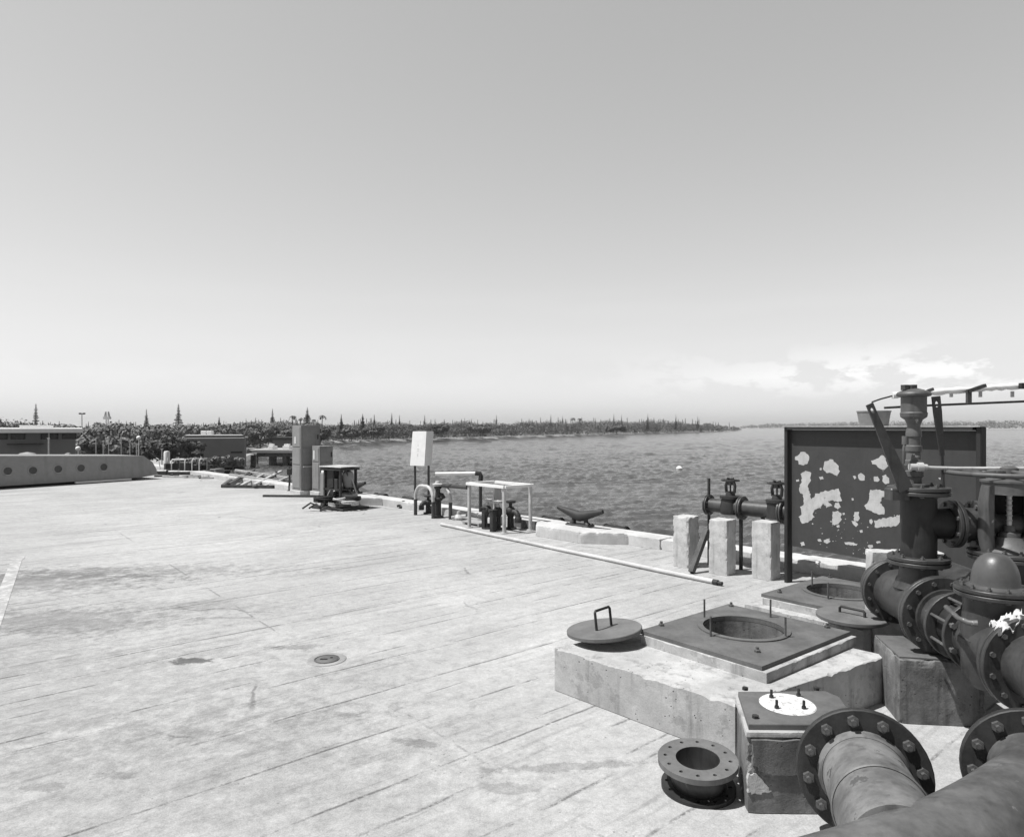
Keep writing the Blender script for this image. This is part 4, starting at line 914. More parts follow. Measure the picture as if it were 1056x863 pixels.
# lids
def lid(name, label, c, r, z, tilt, hrot, hw=0.15, hh_=0.15):
    t = thing(name, label, 'manhole lid', (c.x, c.y, z), 0, 'loose manhole lids'); t.rotation_euler = (tilt[0], tilt[1], 0)
    m = MB(); m.lathe([(0, 0.010), (r * 0.98, 0.010), (r, 0.014), (r, 0.037), (r * 0.985, 0.042), (0, 0.042)], 56); m.lathe([(r * 0.9, 0.0), (r * 0.9, 0.012), (r * 0.86, 0.012), (r * 0.86, 0.0)], 48); m.build('disc', M['lid'], t)
    a = Vector((math.cos(hrot), math.sin(hrot), 0)) * hw / 2; m = MB()
    m.tube([-a + Vector((0, 0, 0.04)), -a + Vector((0, 0, hh_ - 0.012)), -a * 0.9 + Vector((0, 0, hh_)), a * 0.9 + Vector((0, 0, hh_)), a + Vector((0, 0, hh_ - 0.012)), a + Vector((0, 0, 0.04))], 0.0105, 10)
    m.build('handle', M['dark'], t); return t
lc = pc(623.5, 656, SH + 0.03)
lid('manhole_cover', 'round iron lid with upright handle on left end of near slab', lc, 0.295, SH + 0.055, (R(-2), R(-5.5)), R(40), 0.17, 0.19)
lc2 = Vector((2.775, 5.46, 0)); lid('manhole_cover', 'round iron lid with low handle leaning against second manhole plate', lc2, 0.27, PH + 0.001, (0, 0), R(-52), 0.20, 0.09)
# small flush cover in the deck
g = G(337, 680); t = thing('access_cover', 'small round metal cover set flush in the open deck', 'cover', (g.x, g.y, 0))
m = MB(); m.lathe([(0.105, 0.002), (0.165, 0.002), (0.16, 0.006), (0.115, 0.006), (0.108, 0.002)], 40); m.build('collar', M['collar'], t)
m = MB(); m.lathe([(0, 0.010), (0.088, 0.010), (0.092, 0.007), (0.092, 0.004), (0.10, 0.004), (0.10, 0.009), (0.105, 0.009), (0.105, 0.002)], 40); m.build('frame', M['plate'], t)
m = MB(); m.box((-0.02, -0.02, 0.0125), (0.06, 0.02, 0.005)); m.box((0.035, 0.02, 0.0125), (0.018, 0.018, 0.005)); m.build('lifting_lug', M['dark'], t)
# painted line
a_ = Vector((-7.44, 10.05, 0)); dl = Vector((0.555, -0.832, 0)); nl = Vector((0.832, 0.555, 0)) * 0.068
m = MB(); m.add([a_ - nl + Vector((0, 0, 0.004)), a_ + nl + Vector((0, 0, 0.004)), a_ + nl + dl * 7 + Vector((0, 0, 0.004)), a_ - nl + dl * 7 + Vector((0, 0, 0.004))], [(0, 1, 2, 3)]); m.add([a_ + nl * 1.3 - dl * 0.30 + Vector((0, 0, 0.0045)), a_ - nl * 1.2 - dl * 0.26 + Vector((0, 0, 0.0045)), a_ - nl * 1.2 - dl * 0.01 + Vector((0, 0, 0.0045)), a_ + nl * 1.3 - dl * 0.01 + Vector((0, 0, 0.0045))], [(0, 1, 2, 3)])
tag(m.build('painted_line', M['line']), kind='structure')

# ================================================================== CONCRETE BOX WITH STEEL TOP
c0 = G(770, 838.6); bh = 0.45
FLc, BLc, BRc, FRc = Vector((1.214, 3.46, 0)), Vector((1.315, 3.93, 0)), Vector((1.86, 3.94, 0)), Vector((1.80, 3.45, 0))
t = thing('concrete_pedestal', 'chipped concrete block with steel top plate beside the loose flange', 'pedestal', (1.5, 3.7, 0))
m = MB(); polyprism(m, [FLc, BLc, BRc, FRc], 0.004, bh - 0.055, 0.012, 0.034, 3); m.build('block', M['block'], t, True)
m = MB(); rr_ = random.Random(3)
def spall_patch(P, th=0.006):
    from mathutils.geometry import tessellate_polygon
    e = (FRc - FLc).normalized(); no = Vector((e.y, -e.x, 0)); P2 = []
    for (a, b), (c, d) in zip(P, P[1:] + P[:1]):
        for q in range(5): f = q / 5; P2.append((a + (c - a) * f + rr_.uniform(-.006, .006), b + (d - b) * f + rr_.uniform(-.006, .006)))
    fr = [FLc + e * a + no * th + Vector((0, 0, b)) for a, b in P2]; ba = [FLc + e * a - no * 0.02 + Vector((0, 0, b)) for a, b in P2]; n_ = len(P2)
    tri = tessellate_polygon([[Vector((a, b, 0)) for a, b in P2]])
    m.add([tuple(p) for p in fr + ba], [tuple(x) for x in tri] + [(i, (i + 1) % n_, n_ + (i + 1) % n_, n_ + i) for i in range(n_)])
spall_patch([(0.025, 0.385), (0.42, 0.385), (0.42, 0.30), (0.33, 0.235), (0.24, 0.21), (0.16, 0.20), (0.08, 0.215), (0.03, 0.26)], 0.012)
tag(m.build('render_coat', M['block'], t, True), 'broken skin of mortar on the upper front face')
m = MB(); spall_patch([(0.005, 0.20), (0.045, 0.215), (0.10, 0.15), (0.12, 0.12), (0.06, 0.105), (0.008, 0.11)], 0.004); tag(m.build('spalled_patch', M['spall'], t, True), 'pale spalled patch near the left edge')
m = MB(); q = [FLc + Vector((-0.004, 0.0, 0)), BLc + Vector((-0.006, 0.006, 0)), BRc + Vector((0.01, 0.006, 0)), FRc + Vector((0.01, 0.0, 0))]
q[2] = BRc + Vector((-0.02, 0.006, 0)); q.insert(3, BRc + Vector((0.03, -0.09, 0)))
polyprism(m, q, bh - 0.053, bh - 0.03, 0.003, 0.012, 8); m.build('bearing_layer', M['slab'], t, True)
m = MB(); q2 = [FLc + Vector((0.02, 0.03, 0)), BLc + Vector((0.01, -0.01, 0)), BRc + Vector((-0.02, -0.01, 0)), BRc + Vector((0.02, -0.1, 0)), FRc + Vector((0.0, 0.03, 0))]
polyprism(m, q2, bh - 0.029, bh, 0.004); tp = m.build('top_plate', M['plate'], t, True)
dc = pc(812, 726, bh); m = MB(); m.lathe([(0, bh + 0.005), (0.145, bh + 0.005), (0.15, bh + 0.001)], 44, Matrix.Translation((dc.x, dc.y, 0))); tag(m.build('bearing_disc', M['wornwhite'], tp, True), 'round white disc with four bolts')
for x, y in ((795.5, 720), (823.5, 718.5), (801, 731), (829, 731.5)):
    p = pc(x, y, bh); m = MB(); m.lathe([(0, 0), (0.013, 0), (0.013, 0.014), (0.008, 0.014), (0.008, 0.045), (0, 0.045)], 6, Matrix.Translation((p.x, p.y, bh + 0.005))); m.build('bolt', M['dark'], tp, True)
for x, y in ((768.5, 711), (779, 740), (842, 711)):
    p = pc(x, y, bh); m = MB(); m.lathe([(0, 0), (0.018, 0), (0.018, 0.015), (0, 0.015)], 6, Matrix.Translation((p.x, p.y, bh))); m.build('bolt', M['dark'], tp, True)

# loose flanged spool on the deck
cp = Vector((1.03, 3.70, 0)); Rf = 0.215
t = thing('flanged_spool', 'short loose pipe piece with bolt holes standing on the deck', 'pipe flange', (cp.x, cp.y, 0)); t.rotation_euler = (R(3), R(-2), 0)
def holed_flange(name, z0, z1, Ro, ri, n, rh, parent, mat):
    """flange plate with real bolt holes, built from wedge sectors"""
    m = MB(); rb = (Ro + ri) / 2 * 1.04; sub = 12
    for i in range(n):
        a0, a1 = 2 * math.pi * i / n, 2 * math.pi * (i + 1) / n; am = (a0 + a1) / 2
        bnd = []
        for k in range(5): a = a0 + (a1 - a0) * k / 4; bnd.append((Ro * math.cos(a), Ro * math.sin(a)))
        bnd.append((rb * math.cos(a1), rb * math.sin(a1)))
        for k in range(5): a = a1 - (a1 - a0) * k / 4; bnd.append((ri * math.cos(a), ri * math.sin(a)))
        bnd.append((rb * math.cos(a0), rb * math.sin(a0)))
        c = (rb * math.cos(am), rb * math.sin(am)); N = len(bnd)
        hl = []
        for p in bnd:
            d = Vector((p[0] - c[0], p[1] - c[1])).normalized(); hl.append((c[0] + d.x * rh, c[1] + d.y * rh))
        vs = [(p[0], p[1], z1) for p in bnd] + [(p[0], p[1], z1) for p in hl] + [(p[0], p[1], z0) for p in bnd] + [(p[0], p[1], z0) for p in hl]
        fs = []
        for k in range(N):
            j = (k + 1) % N
            fs += [(k, j, N + j, N + k), (2 * N + j, 2 * N + k, 3 * N + k, 3 * N + j), (N + k, N + j, 3 * N + j, 3 * N + k)]
            if k < 4: fs.append((k, 2 * N + k, 2 * N + j, j))
            if 5 < k < 10 or k == 5 + 1: pass
        m.add(vs, fs)
    m.lathe([(ri, z0), (ri, z1)], 48, sm=True)
    m.lathe([(Ro, z0), (Ro, z1)], 48, sm=True) if False else None
    return m.build(name, mat, parent)
holed_flange('flange', 0.002, 0.03, Rf * 0.93, 0.125, 12, 0.011, t, M['dark'])  # lower flange darker: shadow under the upper one put into its colour
holed_flange('flange', 0.145, 0.175, Rf, 0.118, 12, 0.011, t, M['lid'])
m = MB(); m.lathe([(0.125, 0.03), (0.137, 0.03), (0.150, 0.06), (0.152, 0.10), (0.138, 0.145), (0.118, 0.145)], 44); m.lathe([(0.1175, 0.172), (0.1175, 0.005)], 44); m.build('barrel', M['iron'], t)

# ================================================================== PIPEWORK ON THE RIGHT
def MX(Y): return 2.995 - 0.12 * (4.93 - Y)
MH = 0.70
def MP(Y, h=MH, dx=0.0): return Vector((MX(Y) + dx, Y, h))
md = Vector((0.12, 1, 0)).normalized()
mf = thing('pipe_manifold', 'dark flanged pipework with tall riser, dome valve and levers in right foreground', 'pipe manifold', MP(4.9, 0))
# run 1: blind end, tee, flange, flexible coupling
m = MB(); m.tube([MP(5.30), MP(4.62)], 0.180, 40)
m.tube([MP(4.93, MH), MP(4.93, MH + 0.17), MP(4.93, 1.0)], [0.150, 0.135, 0.118], 32)
m.lathe([(0.168, 0.0), (0.150, 0.03), (0.132, 0.075), (0.122, 0.13)], 32, Matrix.Translation(MP(4.93, MH + 0.115)))
m.build('tee', M['iron'], mf, True)
flange(mf, MP(5.30), md, 0.250, 0.176, 0.032, 12); flange(mf, MP(4.62), md, 0.2665, 0.176, 0.034, 12)
m = MB(); m.tube([MP(5.50), MP(5.30)], 0.19, 32); m.build('end_cap', M['iron'], mf, True)
m = MB(); m.tube([MP(4.60), MP(4.36)], 0.172, 40); m.lathe([(0.172, -0.014), (0.195, -0.012), (0.195, 0.012), (0.172, 0.014)], 40, axis_matrix(MP(4.54), md)); m.build('pipe', M['iron'], mf, True)
for Yc in (4.37, 4.14): flange(mf, MP(Yc), md, 0.222, 0.16, 0.03, 0, False, pair=False, name='coupling_ring')
m = MB(); m.tube([MP(4.38), MP(4.10)], 0.155, 32); m.build('coupling_sleeve', M['dark'], mf, True)
perp = Vector((1, -0.12, 0)).normalized()
for i in range(8):
    a = 2 * math.pi * (i + 0.5) / 8; o_ = perp * 0.198 * math.cos(a) + Vector((0, 0, 0.198 * math.sin(a)))
    m = MB(); m.tube([MP(4.42) + o_, MP(4.08) + o_], 0.010, 8); m.lathe([(0, -0.02), (0.019, -0.02), (0.019, 0), (0, 0)], 6, axis_matrix(MP(4.10) + o_, md), sm=False); m.build('tie_rod', M['pale'] if i in (2, 3, 4) else M['bolt'], mf, True)
# dome valve
Yv = 3.99; vc = MP(Yv)
m = MB()
m.tube([MP(4.12), MP(3.66)], 0.178, 36)
m.lathe([(0.0, -0.26), (0.13, -0.25), (0.17, -0.18), (0.18, -0.05), (0.175, 0.10), (0.165, 0.20), (0.165, 0.285)], 40, Matrix.Translation(vc))
m.lathe([(0.176, -0.02), (0.190, -0.015), (0.190, 0.015), (0.176, 0.02)], 40, Matrix.Translation(vc + Vector((0, 0, 0.02))))
m.build('valve_body', M['iron'], mf, True)
fl = flange(mf, MP(Yv, 1.02), (0, 0, 1), 0.212, 0.12, 0.027, 12, mat='iron', bs=0.015)
m = MB(); pr = [(0.150, 1.047), (0.128, 1.062)] + [(0.124 * math.cos(a) ** 0.8, 1.075 + 0.175 * math.sin(a)) for a in [i * math.pi / 2 / 12 for i in range(13)]]; pr[-1] = (0, pr[-1][1])
m.lathe(pr, 44, Matrix.Translation(MP(Yv, 0))); m.build('dome', M['dome'], mf, True)
m = MB(); p0 = Q(975, 3.99, 627); m.tube([Q(976, 4.05, 626), Q(988, 3.84, 637), Q(999, 3.78, 642), Q(1008, 3.76, 643)], [0.016, 0.013, 0.017, 0.022], 10); m.build('lever', M['pale'], mf, True)
flange(mf, MP(3.66), md, 0.2665, 0.176, 0.034, 12)
m = MB(); m.tube([MP(3.66), MP(2.75), MP(2.2)], 0.178, 40); m.build('pipe', M['iron'], mf, True)
m = MB(); m.box(tuple(MP(2.4, 0.26)), (0.10, 0.10, 0.52)); m.box(tuple(MP(2.4, 0.515)), (0.30, 0.14, 0.02)); m.box(tuple(MP(2.4, 0.012)), (0.26, 0.26, 0.018)); m.build('pipe_stand', M['dark'], mf, True)
# riser
rc = lambda h: MP(4.93, h); RZ = Matrix.Translation(MP(4.93, 0))
flange(mf, rc(1.02), (0, 0, 1), 0.205, 0.118, 0.030, 8, bs=0.016); flange(mf, rc(1.53), (0, 0, 1), 0.205, 0.06, 0.030, 8, bs=0.016)
m = MB(); m.lathe([(0.119, 1.05), (0.119, 1.50)], 36, RZ); m.tube([rc(1.29), rc(1.29) + perp * 0.20], 0.112, 28); m.build('riser', M['dark'], mf, True)
px2h = lambda y: hh(y, 4.93); k_ = 4.93 / F
pf = [(0, 1.56), (0.10, 1.56), (0.10, 1.58), (7.5 * k_, 1.59), (7.5 * k_, px2h(492)), (9 * k_, px2h(491)), (9 * k_, px2h(486)), (6.5 * k_, px2h(485)), (6.5 * k_, px2h(481)), (8.5 * k_, px2h(480)), (8.5 * k_, px2h(475)), (7 * k_, px2h(474)), (6.5 * k_, px2h(466)), (7.6 * k_, px2h(465)), (7.6 * k_, px2h(460)), (6.4 * k_, px2h(459)), (6.4 * k_, px2h(451)), (7.4 * k_, px2h(450)), (7.2 * k_, px2h(445)), (6 * k_, px2h(440)), (6 * k_, px2h(437)), (0, px2h(437))]
m = MB(); m.lathe(pf, 28, Matrix.Translation(MP(4.93, 0) + Vector((-0.035, 0, 0))), sm=True); m.build('nipple_stack', M['pale'], mf, True)
pf = [(0, px2h(438)), (6 * k_, px2h(438)), (8 * k_, px2h(433)), (12 * k_, px2h(430)), (12.6 * k_, px2h(426)), (11.8 * k_, px2h(425)), (11.8 * k_, px2h(409.5)), (15.5 * k_, px2h(408.5)), (16 * k_, px2h(406.5)), (15 * k_, px2h(404.5)), (9 * k_, px2h(402)), (4 * k_, px2h(400.5)), (0, px2h(400.5))]
m = MB(); m.lathe(pf, 36, Matrix.Translation(MP(4.93, 0) + Vector((-0.035, 0, 0)))); av = m.build('air_valve', M['pale'], mf, True)
for px, wd in ((933, 0.030), (940.5, 0.038)):
    p = Q(px, 4.93, 399.5); m = MB(); m.lathe([(0, -0.02), (wd, -0.02), (wd, 0.018), (0, 0.018)], 6, Matrix.Translation(p), sm=False); m.build('plug', M['iron'], av, True)
m = MB(); m.bar(Q(950, 4.93, 405.5), Q(963, 4.88, 401), 0.035, 0.02); m.build('hook', M['iron'], av, True)
m = MB(); c_ = Q(933.5, 4.86, 454); m.lathe([(0, -0.03), (0.022, -0.03), (0.022, 0.03), (0, 0.03)], 10, Matrix.Translation(c_)); m.tube([c_, Q(932, 4.85, 462), Q(932, 4.85, 478)], 0.009, 8); m.build('drain_cock', M['pale'], mf, True)
# branch to the right with stacked flanges
bc = lambda s, dh=0: rc(1.29) + perp * s + Vector((0, 0, dh))
flange(mf, bc(0.235), perp, 0.172, 0.112, 0.028, 8, bs=0.016, bmat='pale'); flange(mf, bc(0.40), perp, 0.172, 0.10, 0.028, 8, bs=0.016, bmat='pale')
m = MB(); m.tube([bc(0.26), bc(0.38)], 0.12, 28); m.tube([bc(0.43), bc(0.56)], [0.115, 0.085], 28); m.tube([bc(0.56), bc(0.85), bc(1.6)], 0.085, 24); m.build('branch_pipe', M['iron'], mf, True)
m = MB(); g1 = Q(1003, 5.25, 532); m.lathe([(0.10, -0.14), (0.085, -0.05), (0.03, 0.07), (0, 0.075)], 20, Matrix.Translation(g1)); m.build('vent_cone', M['pale'], mf, True)
# small bright service pipe from the riser neck to the handwheel
m = MB(); m.lathe([(0, -0.06), (0.026, -0.06), (0.026, -0.01), (0.034, -0.01), (0.034, 0.03), (0.02, 0.03), (0.02, 0.06), (0, 0.06)], 16, axis_matrix(Q(947, 4.86, 481.5), (1, -0.1, 0))); m.tube([Q(950, 4.85, 482), Q(985, 4.86, 483.0), Q(1080, 4.80, 483.3)], 0.013, 10)
m.build('service_pipe', M['rail'], mf, True)
# flat lever bars
def slot_bar(name, pts_px, Y, w0, w1, mat, th=0.014, yo=0.0):
    (x0, y0), (x1, y1) = pts_px; a, b = Q(x0, Y, y0), Q(x1, Y + yo, y1); ax = (b - a).normalized(); sd_ = Vector((0, -1, 0)).cross(ax).normalized() * -1
    sd_ = ax.cross(Vector((0, 1, 0))).normalized(); no = sd_.cross(ax).normalized(); L = (b - a).length; m = MB()
    # hole near the top: ring of quads round an oval
    hc_, hr = a + ax * (w0 * 1.0), w0 * 0.24; n = 16; ring, outr = [], []
    for i in range(n):
        an = 2 * math.pi * i / n; c, s = math.cos(an), math.sin(an); ring.append(hc_ + sd_ * hr * c + ax * hr * 1.7 * s)
        k = 1 / max(abs(c), abs(s)); outr.append(hc_ + sd_ * (w0 / 2) * c * k + ax * (w0 * 0.98) * s * k)
    vs = []
    for z in (-th / 2, th / 2): vs += [p + no * z for p in ring] + [p + no * z for p in outr]
    fs = []
    for i in range(n):
        j = (i + 1) % n
        fs += [(i, j, n + j, n + i), (2 * n + j, 2 * n + i, 3 * n + i, 3 * n + j), (i, 2 * n + i, 2 * n + j, j), (n + i, n + j, 3 * n + j, 3 * n + i)]
    m.add(vs, fs)
    p0 = hc_ + ax * (w0 * 0.98)
    vs = []
    for p, ww in ((p0, w0), (b, w1)):
        for i, j in ((-1, -1), (1, -1), (1, 1), (-1, 1)): vs.append(p + sd_ * i * ww / 2 + no * j * th / 2)
    m.add(vs, [(0, 3, 2, 1), (4, 5, 6, 7), (0, 1, 5, 4), (1, 2, 6, 5), (2, 3, 7, 6), (3, 0, 4, 7)])
    return m.build(name, M[mat], mf, True)
slot_bar('lever_bar', ((896.5, 416.5), (934, 505)), 4.80, 0.052, 0.105, 'iron')
slot_bar('lever_bar', ((965, 408.5), (971.5, 470)), 4.90, 0.060, 0.030, 'iron')
m = MB(); m.bar(Q(971.5, 4.9, 470), Q(973, 4.9, 503), 0.018, 0.012); m.build('lever_rod', M['iron'], mf, True)
m = MB(); p = Q(925, 4.86, 509); m.box(tuple(p), (0.14, 0.10, 0.085), bev=0.01); m.build('lever_bracket', M['iron'], mf, True)

# second valve with rising stem and handwheel
YV = 4.75; XV = 3.53; VT = Matrix.Translation((XV, YV, 0)); z_ = lambda y: hh(y, YV)
gv = thing('gate_valve', 'tall yoke valve with wide horizontal handwheel behind the dome', 'gate valve', (XV, YV, 0))
m = MB(); m.tube([(XV - 0.12 * 0.9 + 0.0, YV - 0.9, 0.70), (XV + 0.12 * 1.0, YV + 1.0, 0.70)], 0.178, 36); m.lathe([(0, 0.42), (0.2, 0.45), (0.235, 0.6), (0.235, 0.85), (0.20, 0.97), (0.20, 1.06)], 36, VT); m.build('valve_body', M['iron'], gv, True)
flange(gv, (XV, YV, 1.09), (0, 0, 1), 0.255, 0.09, 0.028, 12, bs=0.017)
m = MB(); m.lathe([(0.17, 1.12), (0.10, 1.17), (0.085, 1.22), (0.0, 1.22)], 28, VT)
for sx in (-1, 1):
    m.tube([(XV + sx * 0.15, YV, 1.12), (XV + sx * 0.165, YV, 1.22), (XV + sx * 0.165, YV, 1.46), (XV + sx * 0.15, YV, 1.58)], [0.045, 0.05, 0.05, 0.042], 16)
m.build('yoke', M['pale'], gv, True)
m = MB(); m.lathe([(0.0, z_(509)), (0.165, z_(509)), (0.165, z_(498)), (0.175, z_(497)), (0.175, z_(495)), (0.06, z_(494)), (0.055, z_(489)), (0, z_(489))], 36, VT); m.build('yoke_head', M['pale'], gv, True)
m = MB(); m.lathe([(0.0, 1.21), (0.065, 1.21), (0.065, 1.25), (0.035, 1.26), (0.03, 1.30), (0, 1.30)], 20, VT); m.build('packing_gland', M['pale'], gv, True)
m = MB(); 
import functools
n_ = 16; vs = []; fs = []
for i in range(n_ + 1):
    a = math.pi * i / n_; vs += [(XV + 0.15 * math.cos(a), YV + 0.02 + 0.14 * math.sin(a), 1.20), (XV + 0.15 * math.cos(a), YV + 0.02 + 0.14 * math.sin(a), z_(508))]
for i in range(n_): fs.append((2 * i, 2 * i + 2, 2 * i + 3, 2 * i + 1))
N2 = len(vs); vs += [(XV + (x - XV) * 1.05, YV + (y - YV) * 1.05, z) for x, y, z in vs]; fs += [tuple(N2 + k for k in reversed(f)) for f in fs[:]]
m.add(vs, fs, None, 0, True); m.build('dark_backing', M['black'], gv, True)  # black half shell added behind the stem to darken the yoke interior
m = MB(); m.tube([(XV, YV, 1.2), (XV, YV, 1.715)], 0.016, 12); 
for i in range(6): m.lathe([(0.016, 0), (0.022, 0.006), (0.016, 0.012)], 12, Matrix.Translation((XV, YV, 1.33 + i * 0.035)))
m.build('stem', M['steel'], gv, True)
m = MB(); n = 48; zc = 1.672; RW = 0.385
m.tube([(XV + RW * math.cos(6.28319 * i / n), YV + RW * math.sin(6.28319 * i / n), zc) for i in range(n + 1)], 0.017, 12)
for i in range(6):
    a = i * math.pi / 3 + 0.3; m.tube([(XV + 0.04 * math.cos(a), YV + 0.04 * math.sin(a), zc + 0.01), (XV + RW * math.cos(a), YV + RW * math.sin(a), zc)], 0.015, 8)
m.lathe([(0, -0.03), (0.055, -0.03), (0.055, 0.035), (0.03, 0.05), (0, 0.05)], 18, Matrix.Translation((XV, YV, zc))); m.build('handwheel', M['pale'], gv, True)
flange(gv, (XV - 0.05, YV - 0.42, 0.70), md, 0.2665, 0.176, 0.032, 12)

# pedestals under the manifold
t = thing('concrete_pedestal', 'square concrete pedestal carrying the flanged tee pipework', 'pedestal', (2.87, 4.8, 0))
fl_, fr_ = G(928, 746), G(1014, 750); fl_ = Vector((2.61, 4.51, 0)); fr_ = Vector((3.155, 4.45, 0)); bl_ = fl_ + Vector((0.125, 0.56, 0)); br_ = fr_ + Vector((0.12, 0.56, 0))
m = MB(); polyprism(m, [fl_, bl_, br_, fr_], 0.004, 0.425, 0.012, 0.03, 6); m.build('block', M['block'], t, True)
m = MB(); m.prism([(p.x, p.y) for p in (fl_ + Vector((0.03, 0.05, 0)), bl_ + Vector((0, -0.04, 0)), br_ + Vector((-0.05, -0.04, 0)), fr_ + Vector((-0.22, 0.05, 0)))], 0.426, 0.436); m.build('bearing_plate', M['plate'], t, True)
m = MB(); polyprism(m, [Vector((2.99, 5.56, 0)), Vector((3.02, 5.74, 0)), Vector((3.60, 5.69, 0)), Vector((3.57, 5.50, 0))], 0.004, 0.955, 0.012, 0.025, 9)
tag(m.build('concrete_upright', M['post']), 'pale concrete upright standing behind the blind end of the pipework', 'concrete upright')
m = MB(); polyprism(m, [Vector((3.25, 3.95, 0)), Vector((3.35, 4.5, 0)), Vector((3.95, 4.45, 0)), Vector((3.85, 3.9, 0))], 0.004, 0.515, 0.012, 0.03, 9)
tag(m.build('concrete_footing', M['block']), 'shaded concrete footing under the handwheel valve line', 'footing')
# crumpled white cloth on the near flange
rnd = random.Random(5); m = MB(); cx_, cy_, cz_ = Q(1039, 3.70, 638); nx = 26; vs = []; fs = []
for j in range(nx):
    for i in range(nx):
        u, v = i / (nx - 1) - 0.5, j / (nx - 1) - 0.5
        q_ = mnoise.noise(Vector((u * 7, v * 7, 3))) * 0.034 + mnoise.noise(Vector((u * 15, v * 15, 9))) * 0.012
        vs.append((cx_ + u * 0.16 + v * 0.04 + 0.012 * mnoise.noise(Vector((u * 9, v * 9, 20))), cy_ + v * 0.13, cz_ - 0.005 + q_ + u * 0.07 - abs(v) * 0.03 + 0.02 * math.sin(u * 14 + v * 5)))
for j in range(nx - 1):
    for i in range(nx - 1): fs.append((j * nx + i, j * nx + i + 1, (j + 1) * nx + i + 1, (j + 1) * nx + i))
N_ = len(vs); vs += [(a, b, c - 0.006) for a, b, c in vs]; fs += [tuple(N_ + k for k in reversed(f)) for f in fs[:]]
m.add(vs, fs, None, 0, True); tag(m.build('cloth_rag', M['cloth']), 'crumpled white rag lying on top of the nearest manifold flange', 'rag')

# ================================================================== BIG LOOSE WYE FITTING, BOTTOM RIGHT
d1 = Vector((-0.30, -0.93, 0.08)).normalized()
C1 = Vector((1.69, 3.22, 0.335)); C2 = Vector((2.51, 3.22, 0.335))
wy = thing('wye_fitting', 'large dusty flanged branch pipe lying on deck at bottom right corner', 'pipe fitting', (1.5, 2.6, 0))
J = C1 + d1 * 0.66
m = MB()
m.tube([C1 + d1 * 0.0, C1 + d1 * 0.12, C1 + d1 * 0.5, J, J + d1 * 0.12], [0.188, 0.188, 0.19, 0.192, 0.192], 44); m.build('barrel', M['dusty'], wy, True)
d2 = Vector((-0.62, -0.72, 0.10)).normalized()
C2d = Vector((-0.42, -0.90, 0.05)).normalized()
ctrl = [C2, C2 + C2d * 0.16, Vector((2.12, 2.80, 0.385)), Vector((1.84, 2.60, 0.405)), Vector((1.60, 2.47, 0.405)), Vector((1.30, 2.36, 0.39)), Vector((0.95, 2.25, 0.37)), Vector((0.60, 2.14, 0.35))]
pts = [ctrl[0]]
for i in range(1, len(ctrl) - 2):
    p0_, p1_, p2_, p3_ = ctrl[i - 1], ctrl[i], ctrl[i + 1], ctrl[i + 2]
    for q in range(5):
        u = q / 5; pts.append(0.5 * ((2 * p1_) + (p2_ - p0_) * u + (2 * p0_ - 5 * p1_ + 4 * p2_ - p3_) * u * u + (-p0_ + 3 * p1_ - 3 * p2_ + p3_) * u ** 3))
pts += ctrl[-2:]
m = MB(); m.tube(pts, 0.196, 44); m.build('branch', M['wye'], wy, True)
m = MB(); m.lathe([(0.188, 0.02), (0.205, 0.025), (0.196, 0.05), (0.190, 0.07)], 44, axis_matrix(C1, d1)); m.lathe([(0.193, 0.40), (0.198, 0.405), (0.198, 0.415), (0.193, 0.42)], 44, axis_matrix(C1, d1)); m.build('weld_bead', M['dusty'], wy, True)
flange(wy, C1, d1, 0.300, 0.186, 0.042, 12, mat='dark', pair=False, bs=0.027, bmat='bolt', phase=0.35)  # both wye flanges: shade of the ring faces put into a darker iron
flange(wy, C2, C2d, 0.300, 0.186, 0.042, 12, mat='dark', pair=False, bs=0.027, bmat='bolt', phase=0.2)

# ================================================================== OVERHEAD RAIL AT RIGHT
t = thing('overhead_pipe', 'white wrapped overhead pipe with hanger bracket and thin wire behind riser', 'overhead pipe', (5.2, 6.0, 0))
Yp = 5.9
rnd = random.Random(2); pts = [Q(922, Yp, 408.5), Q(958, Yp, 405)]; 
n = 46; P_ = []
for i in range(n): f = i / (n - 1); P_.append(Q(920 + (1150 - 920) * f, Yp, 407.5 - 16.5 * f + rnd.uniform(-0.35, 0.35)))
m = MB(); m.tube(P_, [0.024 + rnd.uniform(-0.006, 0.008) for _ in P_], 10); m.build('wrapped_pipe', M['white'], t, True)
m = MB(); m.tube([Q(898.5, Yp, 417.5), Q(899.5, Yp, 414.5), Q(908, Yp, 411.5), Q(921, Yp, 408)], 0.007, 6); m.build('guy_wire', M['dark'], t, True)
m = MB(); m.tube([Q(912, Yp, 420.5), Q(960, Yp, 418), Q(1150, Yp, 410)], 0.010, 8); m.build('wire', M['dark'], t, True)
m = MB(); m.bar(Q(999, Yp - 0.05, 416.5), Q(999, Yp - 0.05, 403), 0.035, 0.03); m.bar(Q(998, Yp - 0.05, 403.5), Q(1016, Yp - 0.08, 397.5), 0.05, 0.03); m.build('hanger_bracket', M['iron'], t, True)
m = MB(); m.bar(Q(1055, Yp - 0.05, 401), Q(1055, Yp - 0.05, 395), 0.05, 0.04); m.build('clamp', M['dark'], t, True)
for px in (981, 1011, 1044):
    m = MB(); m.bar(Q(px, Yp, 409.5), Q(px, Yp, 403.5), 0.02, 0.02); m.build('clip', M['rail'], t, True)
m = MB(); q = Q(1150, Yp, 391); m.tube([(q.x, q.y, 0), (q.x, q.y, q.z + 0.1)], 0.05, 12); m.build('support_post', M['iron'], t, True)

